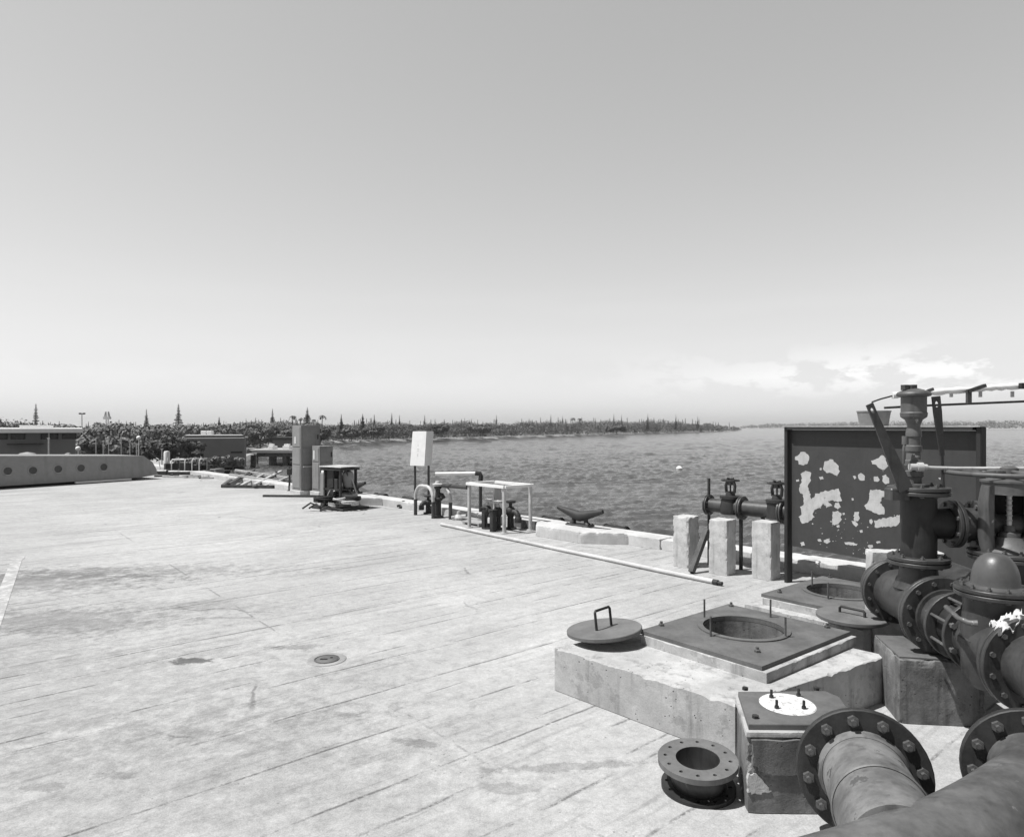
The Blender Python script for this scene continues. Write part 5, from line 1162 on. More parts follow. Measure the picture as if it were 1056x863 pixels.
# ================================================================== TABLE-LIKE GUARD FRAME WITH HYDRANT VALVES
Fp, Lp, Rp = G(520, 550), G(484, 543.8), G(547, 547); Bp = Lp + Rp - Fp; th = 0.86
t = thing('guard_frame', 'pale tubular guard frame like a table over the hydrant valves', 'guard frame', (Fp + Bp) / 2)
for p in (Fp, Lp, Rp, Bp): m = MB(); m.tube([p, p + Vector((0, 0, th - 0.02))], 0.036, 12); m.lathe([(0, 0.003), (0.075, 0.003), (0.075, 0.014), (0, 0.014)], 16, Matrix.Translation(p)); m.build('leg', M['rail'], t, True)
ring = [Fp, Rp, Bp, Lp, Fp]; z = Vector((0, 0, th + 0.012)); cen = (Fp + Bp) / 2
ex = lambda p: cen + (p - cen) * 1.07 + z
m = MB(); 
for a, b in zip(ring, ring[1:]): m.bar(ex(a), ex(b), 0.075, 0.05)
m.build('top_rail', M['white'], t, True)
def hydrant(name, base, h, label, group=None, sc=1.0, capmat='rail', side=1):
    t = thing(name, label, 'hydrant valve', base, 0, group)
    m = MB(); m.lathe([(0, 0), (0.11 * sc, 0), (0.11 * sc, 0.03), (0.06 * sc, 0.035), (0.055 * sc, h * 0.45), (0.085 * sc, h * 0.52), (0.095 * sc, h * 0.62), (0.08 * sc, h * 0.72), (0.05 * sc, h * 0.78), (0, h * 0.78)], 20); m.build('body', M['dark'], t)
    m = MB(); m.tube([(0, 0, h * 0.6), (side * 0.10 * sc, -0.10 * sc, h * 0.6), (side * 0.13 * sc, -0.14 * sc, h * 0.52), (side * 0.135 * sc, -0.145 * sc, h * 0.38)], [0.055 * sc, 0.055 * sc, 0.05 * sc, 0.05 * sc], 14); m.build('outlet', M['dark'], t)
    m = MB(); m.lathe([(0, -0.04), (0.062 * sc, -0.04), (0.062 * sc, 0.05), (0.05 * sc, 0.07), (0, 0.07)], 16, Matrix.Translation((side * 0.135 * sc, -0.145 * sc, h * 0.34))); m.build('cap', M[capmat], t)
    m = MB(); m.lathe([(0, h * 0.78), (0.03 * sc, h * 0.78), (0.03 * sc, h * 0.9), (0.09 * sc, h * 0.92), (0.095 * sc, h * 0.96), (0.09 * sc, h), (0.02, h), (0, h + 0.02)], 18); m.build('handwheel', M[capmat], t)
    return t
hydrant('hydrant_valve', G(502.5, 545), 0.58, 'dark hydrant valve inside guard frame, nearest the left leg', 'hydrant valves', 1.0, 'rail', 1)
hydrant('hydrant_valve', G(513.5, 546), 0.56, 'dark hydrant valve with pale cap inside guard frame, middle', 'hydrant valves', 1.0, 'rail', -1)
hydrant('hydrant_valve', G(526.5, 545.5), 0.56, 'dark hydrant valve inside guard frame, beside the right leg', 'hydrant valves', 1.1, 'dark', 1)
for i, (px, py, lb) in enumerate(((508.5, 548.2, 'dark steel stub post left of front leg of guard frame'), (500.0, 545.0, 'dark steel stub post at left of the hydrant valves'))):
    g = G(px, py); m = MB(); m.box((0, 0, 0.20), (0.10, 0.10, 0.40), bev=0.01); m.box((0, 0, 0.412), (0.13, 0.13, 0.02)); o = m.build('stub_post', M['dark']); o.location = g; o.rotation_euler[2] = AZ; tag(o, lb, 'stub post')
m = MB(); g = Q(513, 13.6, 507); m.box((0, 0, 0.0), (0.14, 0.05, 0.34), bev=0.008); m.tube([(0, 0, -0.17), (0, 0, -0.6)], 0.02, 6); o = m.build('valve_tag_plate', M['grey']); o.location = g; o['label'] = 'grey plate on thin stalk showing between the guard frame bars'; o['category'] = 'plate'
# pipe stand behind: white arm with dark elbow, and dark pipe
t = thing('loading_arm', 'white horizontal pipe arm with dark elbow behind the guard frame', 'pipe arm', Q(494, 14.6, 545))
Ya = 14.4
m = MB(); m.tube([Q(449, Ya, 488.5), Q(491, Ya, 488)], 0.035, 12); m.build('arm', M['white'], t, True)
m = MB(); m.tube([Q(490, Ya, 488), Q(495, Ya, 488.3), Q(496, Ya, 491), Q(495.5, Ya, 497)], 0.05, 12); m.build('elbow', M['dark'], t, True)
m = MB(); q = Q(495.5, Ya, 497); m.tube([q, (q.x, q.y, 0.0)], 0.035, 10); m.build('stand', M['dark'], t, True)
m = MB(); m.tube([Q(457, 14.7, 500.5), Q(482, 14.0, 502.5)], 0.045, 12); o = m.build('connecting_pipe', M['iron']); tag(o, 'dark horizontal pipe from the hydrant column to the guard frame', 'pipe')
# hydrant column with two hoop guards
g = G(451.5, 533.5)
t = thing('hydrant_column', 'dark hydrant column with pale head between the two hoops', 'hydrant', g)
m = MB(); m.lathe([(0, 0), (0.13, 0), (0.13, 0.03), (0.075, 0.04), (0.075, 0.36), (0.10, 0.38), (0.10, 0.42), (0.06, 0.44), (0.055, 0.62), (0.08, 0.64), (0.08, 0.68), (0, 0.69)], 20); m.build('body', M['dark'], t)
m = MB(); m.lathe([(0, 0.69), (0.11, 0.70), (0.12, 0.74), (0.06, 0.76), (0.05, 0.80), (0, 0.81)], 18); m.build('head', M['rail'], t)
m = MB(); m.tube([(0, 0, 0.52), (0.1, -0.02, 0.50), (0.14, -0.02, 0.42)], 0.045, 10); m.build('outlet', M['dark'], t)
g = G(441.5, 529.5); hydrant('hydrant_valve', g, 0.42, 'squat dark valve seen through the left hoop guard', 'hydrant valves', 1.0, 'dark', -1)
def hoop(a, b, h, label):
    t = thing('hoop_guard', label, 'hoop guard', (a + b) / 2, 0, 'hoop guards by the sign'); ax = (b - a); L = ax.length; ax.normalize(); r = L / 2 * 0.75
    pts = [a + Vector((0, 0, 0.36)), a + Vector((0, 0, h - r))]
    for i in range(1, 6): an = math.pi / 2 * i / 6; pts.append(a + ax * r * (1 - math.cos(an)) + Vector((0, 0, h - r + r * math.sin(an))))
    pts.append(a + ax * r + Vector((0, 0, h))); pts.append(b - ax * r + Vector((0, 0, h)))
    for i in range(1, 6): an = math.pi / 2 * i / 6; pts.append(b - ax * r + ax * r * math.sin(an) + Vector((0, 0, h - r + r * math.cos(an))))
    pts += [b + Vector((0, 0, h - r)), b + Vector((0, 0, 0.36))]
    m = MB(); m.tube(pts, 0.037, 12); m.build('hoop', M['rail'], t, True)
    for p in (a, b): m = MB(); m.tube([p, p + Vector((0, 0, 0.362))], 0.040, 12); tag(m.build('leg', M['iron'], t, True), 'dark rusty lower leg')
hoop(G(428.5, 531), G(446.7, 534.5), 0.68, 'pale steel hoop guard nearest the white sign'); hoop(G(449.5, 531.5), G(464.5, 535.3), 0.68, 'pale steel hoop guard right of the hydrant column')
# sign
sb = G(432.5, 526.5); 
t = thing('sign_board', 'leaning white box sign on two thin posts above the quay kerb', 'sign', sb)
lean = 0.07
def SP(px, py, Y): return Q(px, Y, py)
fbl, fbr, ftl, ftr = Q(422.8, 16.0, 480), Q(437.6, 15.75, 480.3), Q(425.6, 16.0, 444.8), Q(439.8, 15.75, 444.8)
bk = Vector((0.15, 0.16, 0))
m = MB(); vs = [fbl, fbr, ftr, ftl] + [p + bk for p in (fbl, fbr, ftr, ftl)]; m.add(vs, [(0, 1, 2, 3), (1, 5, 6, 2), (5, 4, 7, 6), (4, 0, 3, 7), (3, 2, 6, 7), (4, 5, 1, 0)]); m.build('sign_box', M['white'], t, True)
fx, fz = (fbr - fbl), (ftl - fbl); nrm_ = fx.cross(fz).normalized(); 
if nrm_.y > 0: nrm_ = -nrm_
def SF(u, v): return fbl + fx * u + fz * v + nrm_ * 0.004
m = MB()
for (u0, v0, u1, v1) in ((0.44, 0.60, 0.54, 0.615), (0.46, 0.55, 0.52, 0.585), (0.42, 0.47, 0.56, 0.49), (0.46, 0.41, 0.52, 0.45), (0.44, 0.34, 0.54, 0.355), (0.47, 0.27, 0.52, 0.32)):
    m.add([SF(u0, v0), SF(u1, v0), SF(u1, v1), SF(u0, v1)], [(0, 1, 2, 3)])
tag(m.build('faded_lettering', M['rail'], t, True), 'faint illegible marks on the sign face')
for (x, y, Y, yb) in ((428.0, 480, 16.05, 526.5), (442.0, 478, 16.1, 525)):
    a = Q(x, Y, y); m = MB(); m.tube([(a.x, a.y, 0), a], 0.028, 8); m.build('post', M['iron'], t, True)
for (x, y, lb) in ((416, 524, 'small dark valve box against the kerb left of the sign'), (473, 536, 'small pale valve lump by the kerb right of the hoops')):
    g = G(x, y); m = MB(); m.lathe([(0, 0), (0.10, 0), (0.11, 0.05), (0.08, 0.10), (0.04, 0.12), (0.04, 0.18), (0, 0.19)], 12); m.tube([(0, 0, 0.08), (0.16, -0.03, 0.09)], 0.035, 8); m.tube([(0, 0, 0.08), (-0.15, -0.05, 0.06)], 0.03, 8)
    o = m.build('ground_valve', M['dark'] if x < 430 else M['rail']); o.location = g; tag(o, lb, 'ground valve')
# long pipe lying on the deck
pts = [G(455, 540.5, 0.034), G(600, 570.8, 0.034), G(737, 600, 0.034)]
t = thing('long_pipe', 'long white pipe lying on the deck parallel to the kerb', 'pipe', pts[1] * 1.0)
m = MB(); n = 12; PT = [pts[0].lerp(pts[2], i / n) + Vector((0.01 * math.sin(i * 1.7), 0, 0)) for i in range(n + 1)]; m.tube(PT, 0.030, 14); m.build('pipe', M['curb'], t, True)
e_ = (pts[2] - pts[0]).normalized(); m = MB(); m.tube([pts[2] - e_ * 0.02, pts[2] + e_ * 0.05], 0.035, 14); m.tube([pts[2] + e_ * 0.05, pts[2] + e_ * 0.11], 0.024, 12); m.build('coupling', M['dark'], t, True)
# timber steps inside kerb
for i, (px, py, lb) in enumerate(((492, 541, 'low timber step behind the left leg of guard frame'), (488, 536.5, 'second timber step nearer the kerb'))):
    g = G(px, py); m = MB()
    for k in range(3): m.box((-0.11 + k * 0.11, 0, 0.055), (0.10, 0.62, 0.03), bev=0.004)
    for k in (-1, 1): m.box((0, k * 0.24, 0.02), (0.32, 0.07, 0.039))
    o = m.build('timber_step', M['wood']); o.location = g; o.rotation_euler[2] = AZ; tag(o, lb, 'step')

# ================================================================== CABINETS
def cabinet(name, corner, wd, dp, h, label, doors):
    t = thing(name, label, 'cabinet', corner + (NN * wd + D * dp) / 2, 0, None)
    c = corner + (NN * wd + D * dp) / 2
    m = MB(); m.box((c.x, c.y, 0.06), (wd + 0.10, dp + 0.10, 0.12), None, 0, AZ, 0.01); m.build('plinth', M['curb'], t, True)
    m = MB(); m.box((c.x, c.y, 0.121 + (h - 0.121) / 2), (wd, dp, h - 0.121), None, 0, AZ, 0.004); m.build('body', M['cab'], t, True)
    T = Matrix.Translation(corner) @ Matrix.Rotation(AZ, 4, 'Z')       # x along NN, y along D
    for z0, z1 in doors:
        m = MB(); m.box((wd / 2, -0.008, (z0 + z1) / 2), (wd * 0.86, 0.014, z1 - z0), T, 0, 0, 0.004); d_ = m.build('door', M['cab'], t, True)
        m = MB(); m.box((wd * 0.86, -0.03, (z0 + z1) / 2), (0.02, 0.03, 0.14), T); m.build('handle', M['dark'], d_, True)
        m = MB(); m.box((-0.008, dp / 2, (z0 + z1) / 2), (0.014, dp * 0.84, z1 - z0), T, 0, 0, 0.004); m.build('side_panel', M['cab'], t, True)
    return t, T
t, T = cabinet('equipment_cabinet', G(310.4, 510.5), 0.60, 0.58, 2.04, 'tall grey steel cabinet on concrete plinth at the quay edge', [(0.2, 0.86), (0.9, 1.38), (1.42, 1.98)])
m = MB(); m.box((-0.02, 0.34, 1.60), (0.008, 0.06, 0.20), T); tag(m.build('label_plate', M['white'], t, True), 'small white plate on the lit side')
m = MB(); m.box((0.30, -0.04, 0.83), (0.5, 0.07, 0.03), T); m.build('ledge', M['rail'], t, True)
t, T = cabinet('equipment_cabinet', G(329.5, 511.5), 0.42, 0.46, 1.44, 'shorter grey steel cabinet standing right of the tall one', [(0.2, 0.95), (1.0, 1.38)])
m = MB(); m.box((-0.02, 0.3, 1.18), (0.008, 0.06, 0.26), T); tag(m.build('label_plate', M['white'], t, True), 'small white plate on the lit side')
m = MB(); m.box((0, 0, 0.03), (1.9, 0.10, 0.06)); o = m.build('steel_channel', M['iron']); o.location = G(305, 512.5, 0.0); o.rotation_euler[2] = R(-4); tag(o, 'thin steel channel lying on the deck in front of cabinets', 'channel')
m = MB(); q = G(298.5, 506); m.tube([(0, 0, 0), (0, 0, 0.75)], 0.03, 8); m.box((0, 0, 0.60), (0.14, 0.10, 0.20), bev=0.01); m.lathe([(0, 0), (0.07, 0), (0.07, 0.02), (0, 0.02)], 10); o = m.build('switch_post', M['dark']); o.location = q; tag(o, 'small dark switch post at left side of the tall cabinet', 'switch post')

# ================================================================== HOSE RACK
g = G(351, 524); rk = thing('hose_rack', 'dark steel rack with pale flat top heaped round with coiled hoses', 'hose rack', g, 0); rk.scale = (0.88, 0.88, 1.0)
rnd = random.Random(44); zz = AZ + R(12)
Tk = Matrix.Rotation(zz, 4, 'Z')
m = MB(); m.box((0, 0, 1.03), (0.74, 0.92, 0.022), Tk, 0, 0, 0.006); m.build('top_plate', M['rail'], rk)
m = MB(); m.box((0, 0, 0.97), (0.70, 0.80, 0.05), Tk); m.build('top_frame', M['dark'], rk)
for sx in (-1, 1):
    for sy in (-1, 1):
        m = MB(); m.box((sx * 0.27, sy * 0.32, 0.50), (0.06, 0.06, 0.94), Tk); m.build('leg', M['dark'], rk)
m = MB(); m.box((0.0, 0.0, 0.48), (0.60, 0.72, 0.04), Tk); m.box((0, -0.34, 0.3), (0.56, 0.03, 0.05), Tk); m.build('shelf', M['dark'], rk)
m = MB(); m.lathe([(0, 0.50), (0.12, 0.50), (0.15, 0.53), (0.155, 0.82), (0.12, 0.90), (0.05, 0.93), (0, 0.93)], 22, Tk @ Matrix.Translation((0.10, -0.20, 0))); m.build('pressure_tank', M['grey'], rk)
m = MB(); m.box((-0.14, 0.14, 0.74), (0.24, 0.30, 0.44), Tk, 0, 0, 0.02); m.box((-0.2, -0.12, 0.62), (0.14, 0.16, 0.26), Tk, 0, 0, 0.02); m.build('meter_box', M['dark'], rk)
m = MB()
for i in range(9):
    y = -0.32 + i * 0.08; m.tube([Tk @ Vector((0.05 - 0.1 * (i % 2), y, 0.5)), Tk @ Vector((0.02, y + 0.02, 0.75)), Tk @ Vector((-0.05, y + 0.03, 0.96))], 0.018, 8)
m.build('riser_pipes', M['dark'], rk)
m = MB(); m.box((0, 0, 0.03), (0.95, 1.30, 0.05), Tk, 0, 0, 0.01); m.build('skid', M['dark'], rk)
for c in range(17):
    m = MB(); cx_, cy_ = rnd.uniform(-0.36, 0.36), rnd.uniform(-0.58, 0.58); rr = rnd.uniform(0.16, 0.30); pts = []
    for i in range(56):
        a = i / 18 * 2 * math.pi; r_ = rr + 0.03 * math.sin(i * 0.7 + c); pts.append(Tk @ Vector((cx_ + r_ * math.cos(a) * 0.8, cy_ + r_ * math.sin(a), 0.08 + c * 0.015 + 0.02 * math.sin(a * 1.3 + c) + 0.001 * i)))
    m.tube(pts, 0.026, 8); m.build('coiled_hose', M['black'] if c % 5 else M['rail'], rk)
for c in range(5):
    a = rnd.uniform(0, 6.28); m = MB(); p0 = Tk @ Vector((0.2 * math.cos(a), 0.3 * math.sin(a), 0.85)); p1 = Tk @ Vector((0.38 * math.cos(a), 0.5 * math.sin(a), 0.42)); p2 = Tk @ Vector((0.42 * math.cos(a + 0.3), 0.6 * math.sin(a + 0.3), 0.12)); p3 = Tk @ Vector((0.2 * math.cos(a + 1), 0.55 * math.sin(a + 1), 0.10))
    m.tube([p0, p0.lerp(p1, 0.5) + Vector((0, 0, 0.05)), p1, p1.lerp(p2, 0.5), p2, p3], 0.02, 8); m.build('hanging_hose', M['black'] if c % 2 else M['rail'], rk)
t = thing('canister', 'pale box canister beside the left leg of the hose rack', 'canister', G(337, 521)); m = MB(); m.box((0, 0, 0.50), (0.26, 0.24, 0.66), None, 0, AZ, 0.02); m.build('body', M['cab'], t); m = MB(); m.box((0, 0, 0.86), (0.22, 0.2, 0.05), None, 0, AZ, 0.015); m.build('lid', M['white'], t)
for sx in (-1, 1):
    m = MB(); m.box((sx * 0.1, 0, 0.085), (0.03, 0.2, 0.17), None, 0, AZ); m.build('leg', M['dark'], t)
m = MB(); t = G(330, 527.5); rnd = random.Random(8)
for k in range(5):
    a = k * 0.7; m.tube([(0, 0, 0.03 + k * 0.02), (0.25 * math.cos(a), 0.15 * math.sin(a), 0.08 + k * 0.03), (0.42 * math.cos(a + 0.3), 0.25 * math.sin(a + 0.3), 0.03 + k * 0.01)], 0.022, 8)
o = m.build('hose_ends', M['dark']); o.location = t; tag(o, 'tangled hose ends on the deck left of the hose rack', 'hose')

# ================================================================== TIMBER FRAMES, ENGINE FRAME, PALLETS ON DECK BEYOND
def fr_bar(m, a, b, w_=0.09, t_=0.09): m.bar(a, b, w_, t_)
a, b, c, d = G(229.5, 501.3, 0.05), G(282, 502, 0.05), G(299, 496.8, 0.05), G(243, 491.5, 0.05)
t = thing('gangway_frame', 'low open lattice frame of bars lying flat on the deck', 'lattice frame', (a + c) / 2)
m = MB()
for p, q in ((a, b), (b, c), (c, d), (d, a)): fr_bar(m, p, q, 0.10, 0.10)
m.build('side_rail', M['iron'], t, True)
up = Vector((0, 0, 0.26))
for f in (0.12, 0.34, 0.56, 0.8):
    m = MB(); p, q = a.lerp(b, f), d.lerp(c, f); fr_bar(m, p, q, 0.07, 0.07); fr_bar(m, p, d.lerp(c, min(1, f + 0.2)) + up * 0.7, 0.06, 0.06); m.build('cross_bar', M['rail'] if f in (0.34, 0.8) else M['iron'], t, True)
m = MB(); fr_bar(m, a.lerp(d, 0.5) + up * 0.9, b.lerp(c, 0.5) + up * 0.35, 0.07, 0.07); fr_bar(m, d + up, c + up * 0.5, 0.07, 0.07); fr_bar(m, d, d + up, 0.07, 0.07); fr_bar(m, c, c + up * 0.5, 0.07, 0.07); m.build('raised_rail', M['rail'], t, True)
for q, (x0, y0, x1, y1, hz, mt, lb) in enumerate(((236, 499, 262, 489, 0.5, 'iron', 'dark bar leaning across the left half of the lattice frame'), (262, 500, 290, 489, 0.35, 'rail', 'pale bar leaning across the right half of the lattice frame'), (243, 490, 285, 493, 0.62, 'wood', 'timber resting along the back of the lattice frame'))):
    m = MB(); A_, B_2 = G(x0, y0, 0.12), G(x1, y1, 0.12); B_2.z += hz * 0.35; m.bar(A_, B_2, 0.10, 0.07); o = m.build('loose_bar', M[mt]); tag(o, lb, 'bar', 'loose bars on the lattice frame')
for q, (px, py, w_, d_, lb) in enumerate(((213, 488.5, 1.3, 0.7, 'flat timber pallet left of the lattice frame'), (270, 494, 0.8, 0.5, 'small timber pallet inside the lattice frame'), (172, 488, 1.6, 0.9, 'flat timber pallet in front of the engine frame'))):
    t = thing('timber_pallet', lb, 'pallet', G(px, py), AZ + q, 'pallets on the far deck')
    for k in range(5):
        m = MB(); m.box((-w_ / 2 + (k + 0.5) * w_ / 5, 0, 0.13), (w_ / 5 - 0.03, d_, 0.025)); m.build('slat', M['wood'], t)
    for k in (-1, 0, 1):
        m = MB(); m.box((0, k * (d_ / 2 - 0.06), 0.06), (w_, 0.08, 0.115)); m.build('bearer', M['wood'], t)
# engine set on a skid
g = G(196, 489); pm = g.y / F
t = thing('engine_frame', 'white tubular frame around a dark engine on a skid', 'engine', g)
m = MB(); m.box((0, 0, 0.10), (1.5, 0.8, 0.14), None, 0, 0, 0.03); m.box((-1.1, -0.1, 0.12), (0.6, 0.5, 0.16), None, 0, 0, 0.04); m.build('skid', M['iron'], t)
m = MB(); m.box((-0.1, 0, 0.36), (0.55, 0.42, 0.34), None, 0, 0, 0.04); m.box((0.3, 0, 0.3), (0.22, 0.34, 0.24), None, 0, 0, 0.03); m.lathe([(0, 0.5), (0.06, 0.5), (0.06, 0.66), (0, 0.66)], 10, Matrix.Translation((-0.2, 0, 0))); m.build('engine', M['dark'], t)
for x_ in (-0.6, -0.05, 0.25, 0.55):
    m = MB(); pts = [(x_, -0.35, 0.16), (x_, -0.35, 0.55), (x_, -0.28, 0.64), (x_, 0.28, 0.64), (x_, 0.35, 0.55), (x_, 0.35, 0.16)]; m.tube(pts, 0.024, 8); m.build('hoop', M['rail'], t)
m = MB(); m.tube([(-0.6, -0.3, 0.63), (-0.05, -0.3, 0.63)], 0.02, 6); m.tube([(-0.6, 0.3, 0.63), (0.55, 0.3, 0.63)], 0.02, 6); m.build('top_rail', M['white'], t)
m = MB(); g = G(168, 487)
for k in range(4): m.tube([(-0.5 + k * 0.35, 0.1 * k, 0.02), (-0.62 + k * 0.38, 0.1, 0.45 + 0.12 * (k % 2)), (-0.9 + k * 0.5, 0.2, 0.62)], 0.018, 6)
o = m.build('bent_rods', M['rail']); o.location = g; tag(o, 'bent pale rods standing beside the end of the steel float', 'rods')
for q, (px, py, lb) in enumerate(((216, 486.5, 'small dark drum at far quay corner'), (233, 488.5, 'small dark lump of rope by the kerb behind frames'))):
    m = MB()
    if q == 0: m.lathe([(0, 0), (0.15, 0), (0.16, 0.01), (0.15, 0.15), (0.16, 0.16), (0.15, 0.3), (0, 0.3)], 16)
    else:
        for k in range(4): m.tube([(0.16 * math.cos(i * 0.6 + k), 0.13 * math.sin(i * 0.6 + k), 0.03 + 0.035 * k) for i in range(11)], 0.026, 8)
    o = m.build(('small_drum', 'rope_coil')[q], M['dark']); o.location = G(px, py); tag(o, lb, ('drum', 'rope')[q])

sp_ = [(172, 491.5, 0.9, 0.3, 'iron', 'thin dark bar lying beside the end of the float'), (186, 492.5, 1.6, -0.2, 'rail', 'pale bar on the deck in front of the engine frame'), (205, 491.5, 1.2, 0.5, 'wood', 'short timber between engine frame and lattice frame'), (219, 490.5, 1.1, -0.5, 'iron', 'dark bar angled near the far kerb'),
       (226, 493.5, 1.3, 0.2, 'rail', 'pale bar just left of the lattice frame'), (163, 489.5, 0.8, 1.2, 'rail', 'short pale bar at the tip of the steel float'), (214, 493.0, 0.7, 1.0, 'dark', 'short black bar left of the lattice frame'), (305, 503.0, 0.9, 0.8, 'wood', 'short timber leaning at the foot of the tall cabinet')]
for px, py, L, rz, mt, lb in sp_:
    m = MB(); m.box((0, 0, 0.035), (L, 0.07, 0.06), None, 0, 0, 0.006); m.box((L * 0.2, 0, 0.085), (0.07, L * 0.35, 0.035)); o = m.build('scrap_bar', M[mt]); o.location = G(px, py); o.rotation_euler[2] = rz; tag(o, lb, 'bar', 'scrap bars on the far deck')
for q, (px, py, w_, h_, lb) in enumerate(((209, 488.0, 0.5, 0.35, 'small dark crate right of the engine frame'), (178, 487.5, 0.6, 0.4, 'small dark crate left of the engine frame'), (224, 489.0, 0.4, 0.25, 'low pale crate near far kerb'))):
    t = thing('crate', lb, 'crate', G(px, py), 0.4 * q + 0.2, 'crates on the far deck'); m = MB()
    for k in range(3):
        z = h_ * (k + 0.5) / 3
        for sx in (-1, 1): m.box((sx * w_ / 2, 0, z), (0.02, w_ * 0.9, h_ / 3 - 0.02)); m.box((0, sx * w_ / 2, z), (w_, 0.02, h_ / 3 - 0.02))
    m.build('side_boards', M['dark'] if q < 2 else M['wood'], t); m = MB(); m.box((0, 0, h_ * 0.55), (w_ * 0.9, w_ * 0.9, h_ * 0.7)); m.build('contents', M['iron'] if q < 2 else M['rail'], t)
# ================================================================== STEEL FLOAT
fa, fb = G(0, 504.3), G(161.5, 493.6); fdir = (fb - fa).normalized(); fn = Vector((-fdir.y, fdir.x, 0)); fz = math.atan2(fdir.y, fdir.x)
T = Matrix.Translation(fb) @ Matrix.Rotation(fz, 4, 'Z')               # x forward = -length, y away
LF = 13.0; Wd = 2.2
prof_ = []
def top_h(s):  # s metres from the right end along the float
    p = fb - fdir * s; return H - (470.2 - HY) * p.y / F
m = MB()
hE = top_h(0.8)
sec = [(-LF, top_h(LF)), (-0.50, hE), (-0.16, hE * 0.72), (0.0, hE * 0.40), (0.02, 0.16), (-0.6, 0.09), (-LF, 0.09)]
n = len(sec); vs = [(x, 0.0, z) for x, z in sec] + [(x, Wd, z) for x, z in sec]
m.add(vs, [tuple(range(n - 1, -1, -1)), tuple(range(n, 2 * n))] + [(i, (i + 1) % n, n + (i + 1) % n, n + i) for i in range(n)], T)
t = thing('steel_float', 'long grey steel float with round recesses resting on timber skids', 'float', fb - fdir * 4)
m.build('hull', M['barge'], t, True)
m = MB(); m.box((-LF / 2 - 1.0, 0.55, 0.042), (LF - 1.5, 0.25, 0.08), T); m.build('skid', M['dark'], t, True); m = MB(); m.box((-LF / 2 - 0.2, 1.7, 0.042), (LF, 0.25, 0.08), T); m.build('skid', M['dark'], t, True)
m = MB(); m.box((-1.95, -0.06, 0.055), (1.9, 0.10, 0.06), T); tag(m.build('skid_plank', M['white'], t, True), 'pale plank under the float')
m = MB(); m.box((-LF / 2 - 0.4, 0.03, hE + 0.0), (0.01, 0.01, 0.01), T)
for px, py in ((8, 485.5), (34, 485), (60, 483.5), (83.5, 482.5), (107, 481.5)):
    # locate on hull side
    a_ = (px - CX) / F; s = (fb.x - a_ * fb.y) / (fdir.x - a_ * fdir.y); p = fb - fdir * s; z = H - (py - HY) * p.y / F
    Mx = axis_matrix((p.x, p.y, z), -fn); rr = 0.165
    m = MB(); m.lathe([(rr * 0.72, -0.002), (rr * 0.75, 0.012), (rr, 0.012), (rr * 1.03, -0.002)], 24, Mx); pr = m.build('port_rim', M['barge'], t, True)
    m = MB(); m.lathe([(0, 0.004), (rr * 0.72, 0.003)], 24, Mx); m.build('port_plate', M['iron'], pr, True)
    m = MB(); c_ = Vector((p.x, p.y, z)) - fn * 0.03 - Vector((0, 0, rr * 0.80)); m.box(tuple(c_), (rr * 0.9, 0.03, 0.015), None, 0, fz); tag(m.build('port_lip', M['rail'], pr, True), 'pale lip along the lower edge of the port')
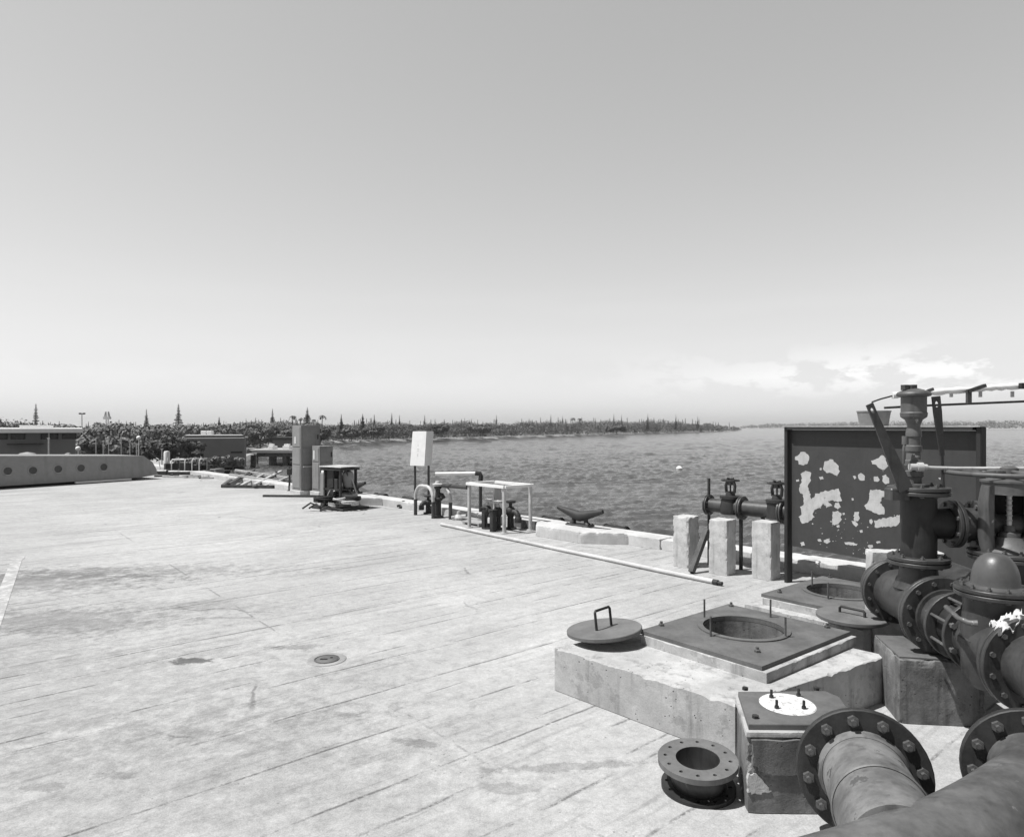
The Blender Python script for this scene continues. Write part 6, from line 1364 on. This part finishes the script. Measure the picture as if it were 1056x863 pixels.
# white launch hull showing over the float
for q, (px, py, wpx, lb) in enumerate(((28, 467, 26, 'pale upturned dinghy behind the steel float, left one'), (70, 467.5, 8, 'small round pale dinghy end behind the steel float'))):
    Yb = 34.0; L = wpx * 0.8 * Yb / F; m = MB(); pr = [(0.0, -L / 2), (0.14, -L * 0.35), (0.2, 0), (0.15, L * 0.35), (0.0, L / 2)]
    m.lathe(pr, 16, Matrix.Rotation(R(90), 4, 'Y')); o = m.build('dinghy', M['grey']); o.location = (at(px, Yb), Yb, hh(py, Yb) - 0.15); tag(o, lb, 'dinghy')
for q, (px, py, lb) in enumerate(((80.5, 462.5, 'small white float ball against dark wall by the building'), (143, 451.5, 'white globe lamp above the pale scrub, right one'))):
    Yb = 50.0 if q else 46.0; m = MB()
    if q < 2: m.lathe([(0.16 * math.sin(math.pi * i / 10), -0.16 * math.cos(math.pi * i / 10)) for i in range(11)], 16); m.tube([(0, 0, -0.15), (0, 0, -2.2)], 0.03, 6)
    else: m.box((0, 0, 0), (0.45, 1.6, 0.22), None, 0, 0, 0.08); m.box((0, 0, -0.5), (0.5, 1.9, 0.7), None, 0, 0, 0.1)
    o = m.build(('float_ball', 'globe_lamp', 'parked_van')[q], M['roof']); o.location = (at(px, Yb), Yb, hh(py, Yb)); tag(o, lb, ('ball', 'lamp', 'van')[q])
# tiny mooring buoy out on the water
m = MB(); m.lathe([(0, 0), (0.3, 0.05), (0.35, 0.3), (0.15, 0.5), (0, 0.52)], 14); o = m.build('mooring_buoy', M['white']); q = G(700.5, 484.5, WL); o.location = (q.x, q.y, WL - 0.1); tag(o, 'tiny white buoy floating on open water left of the board', 'buoy')
m = MB(); m.lathe([(0, 0), (0.3, 0.05), (0.35, 0.3), (0.15, 0.5), (0, 0.52)], 14)
# added dark strip painting shade on the kerb face, guard frame to near pad
m = MB(); q = E(3.0, -0.012, 0.08); m.box((q.x, q.y, 0.088), (0.012, 1.15, 0.15), None, 0, AZ); tag(m.build('kerb_shade_strip', M['plate']), 'added dark strip imitating shade on the kerb face left of the near mooring pad', 'plate')

# ------------------------------------------------------------------ sea haze
hm = bpy.data.materials.new('haze'); hm.use_nodes = True; hn = hm.node_tree; hn.nodes.clear()
ho = hn.nodes.new('ShaderNodeOutputMaterial'); hv = hn.nodes.new('ShaderNodeVolumePrincipled')
hv.inputs['Color'].default_value = (1, 1, 1, 1); hv.inputs['Density'].default_value = 0.00022; hv.inputs['Anisotropy'].default_value = 0.3
hn.links.new(hv.outputs[0], ho.inputs['Volume'])
m = MB(); m.box((0, 2000, 8), (8600, 4800, 30)); hz = m.build('haze', hm); tag(hz, 'thin pale sea haze over the far shores', 'haze', kind='stuff')
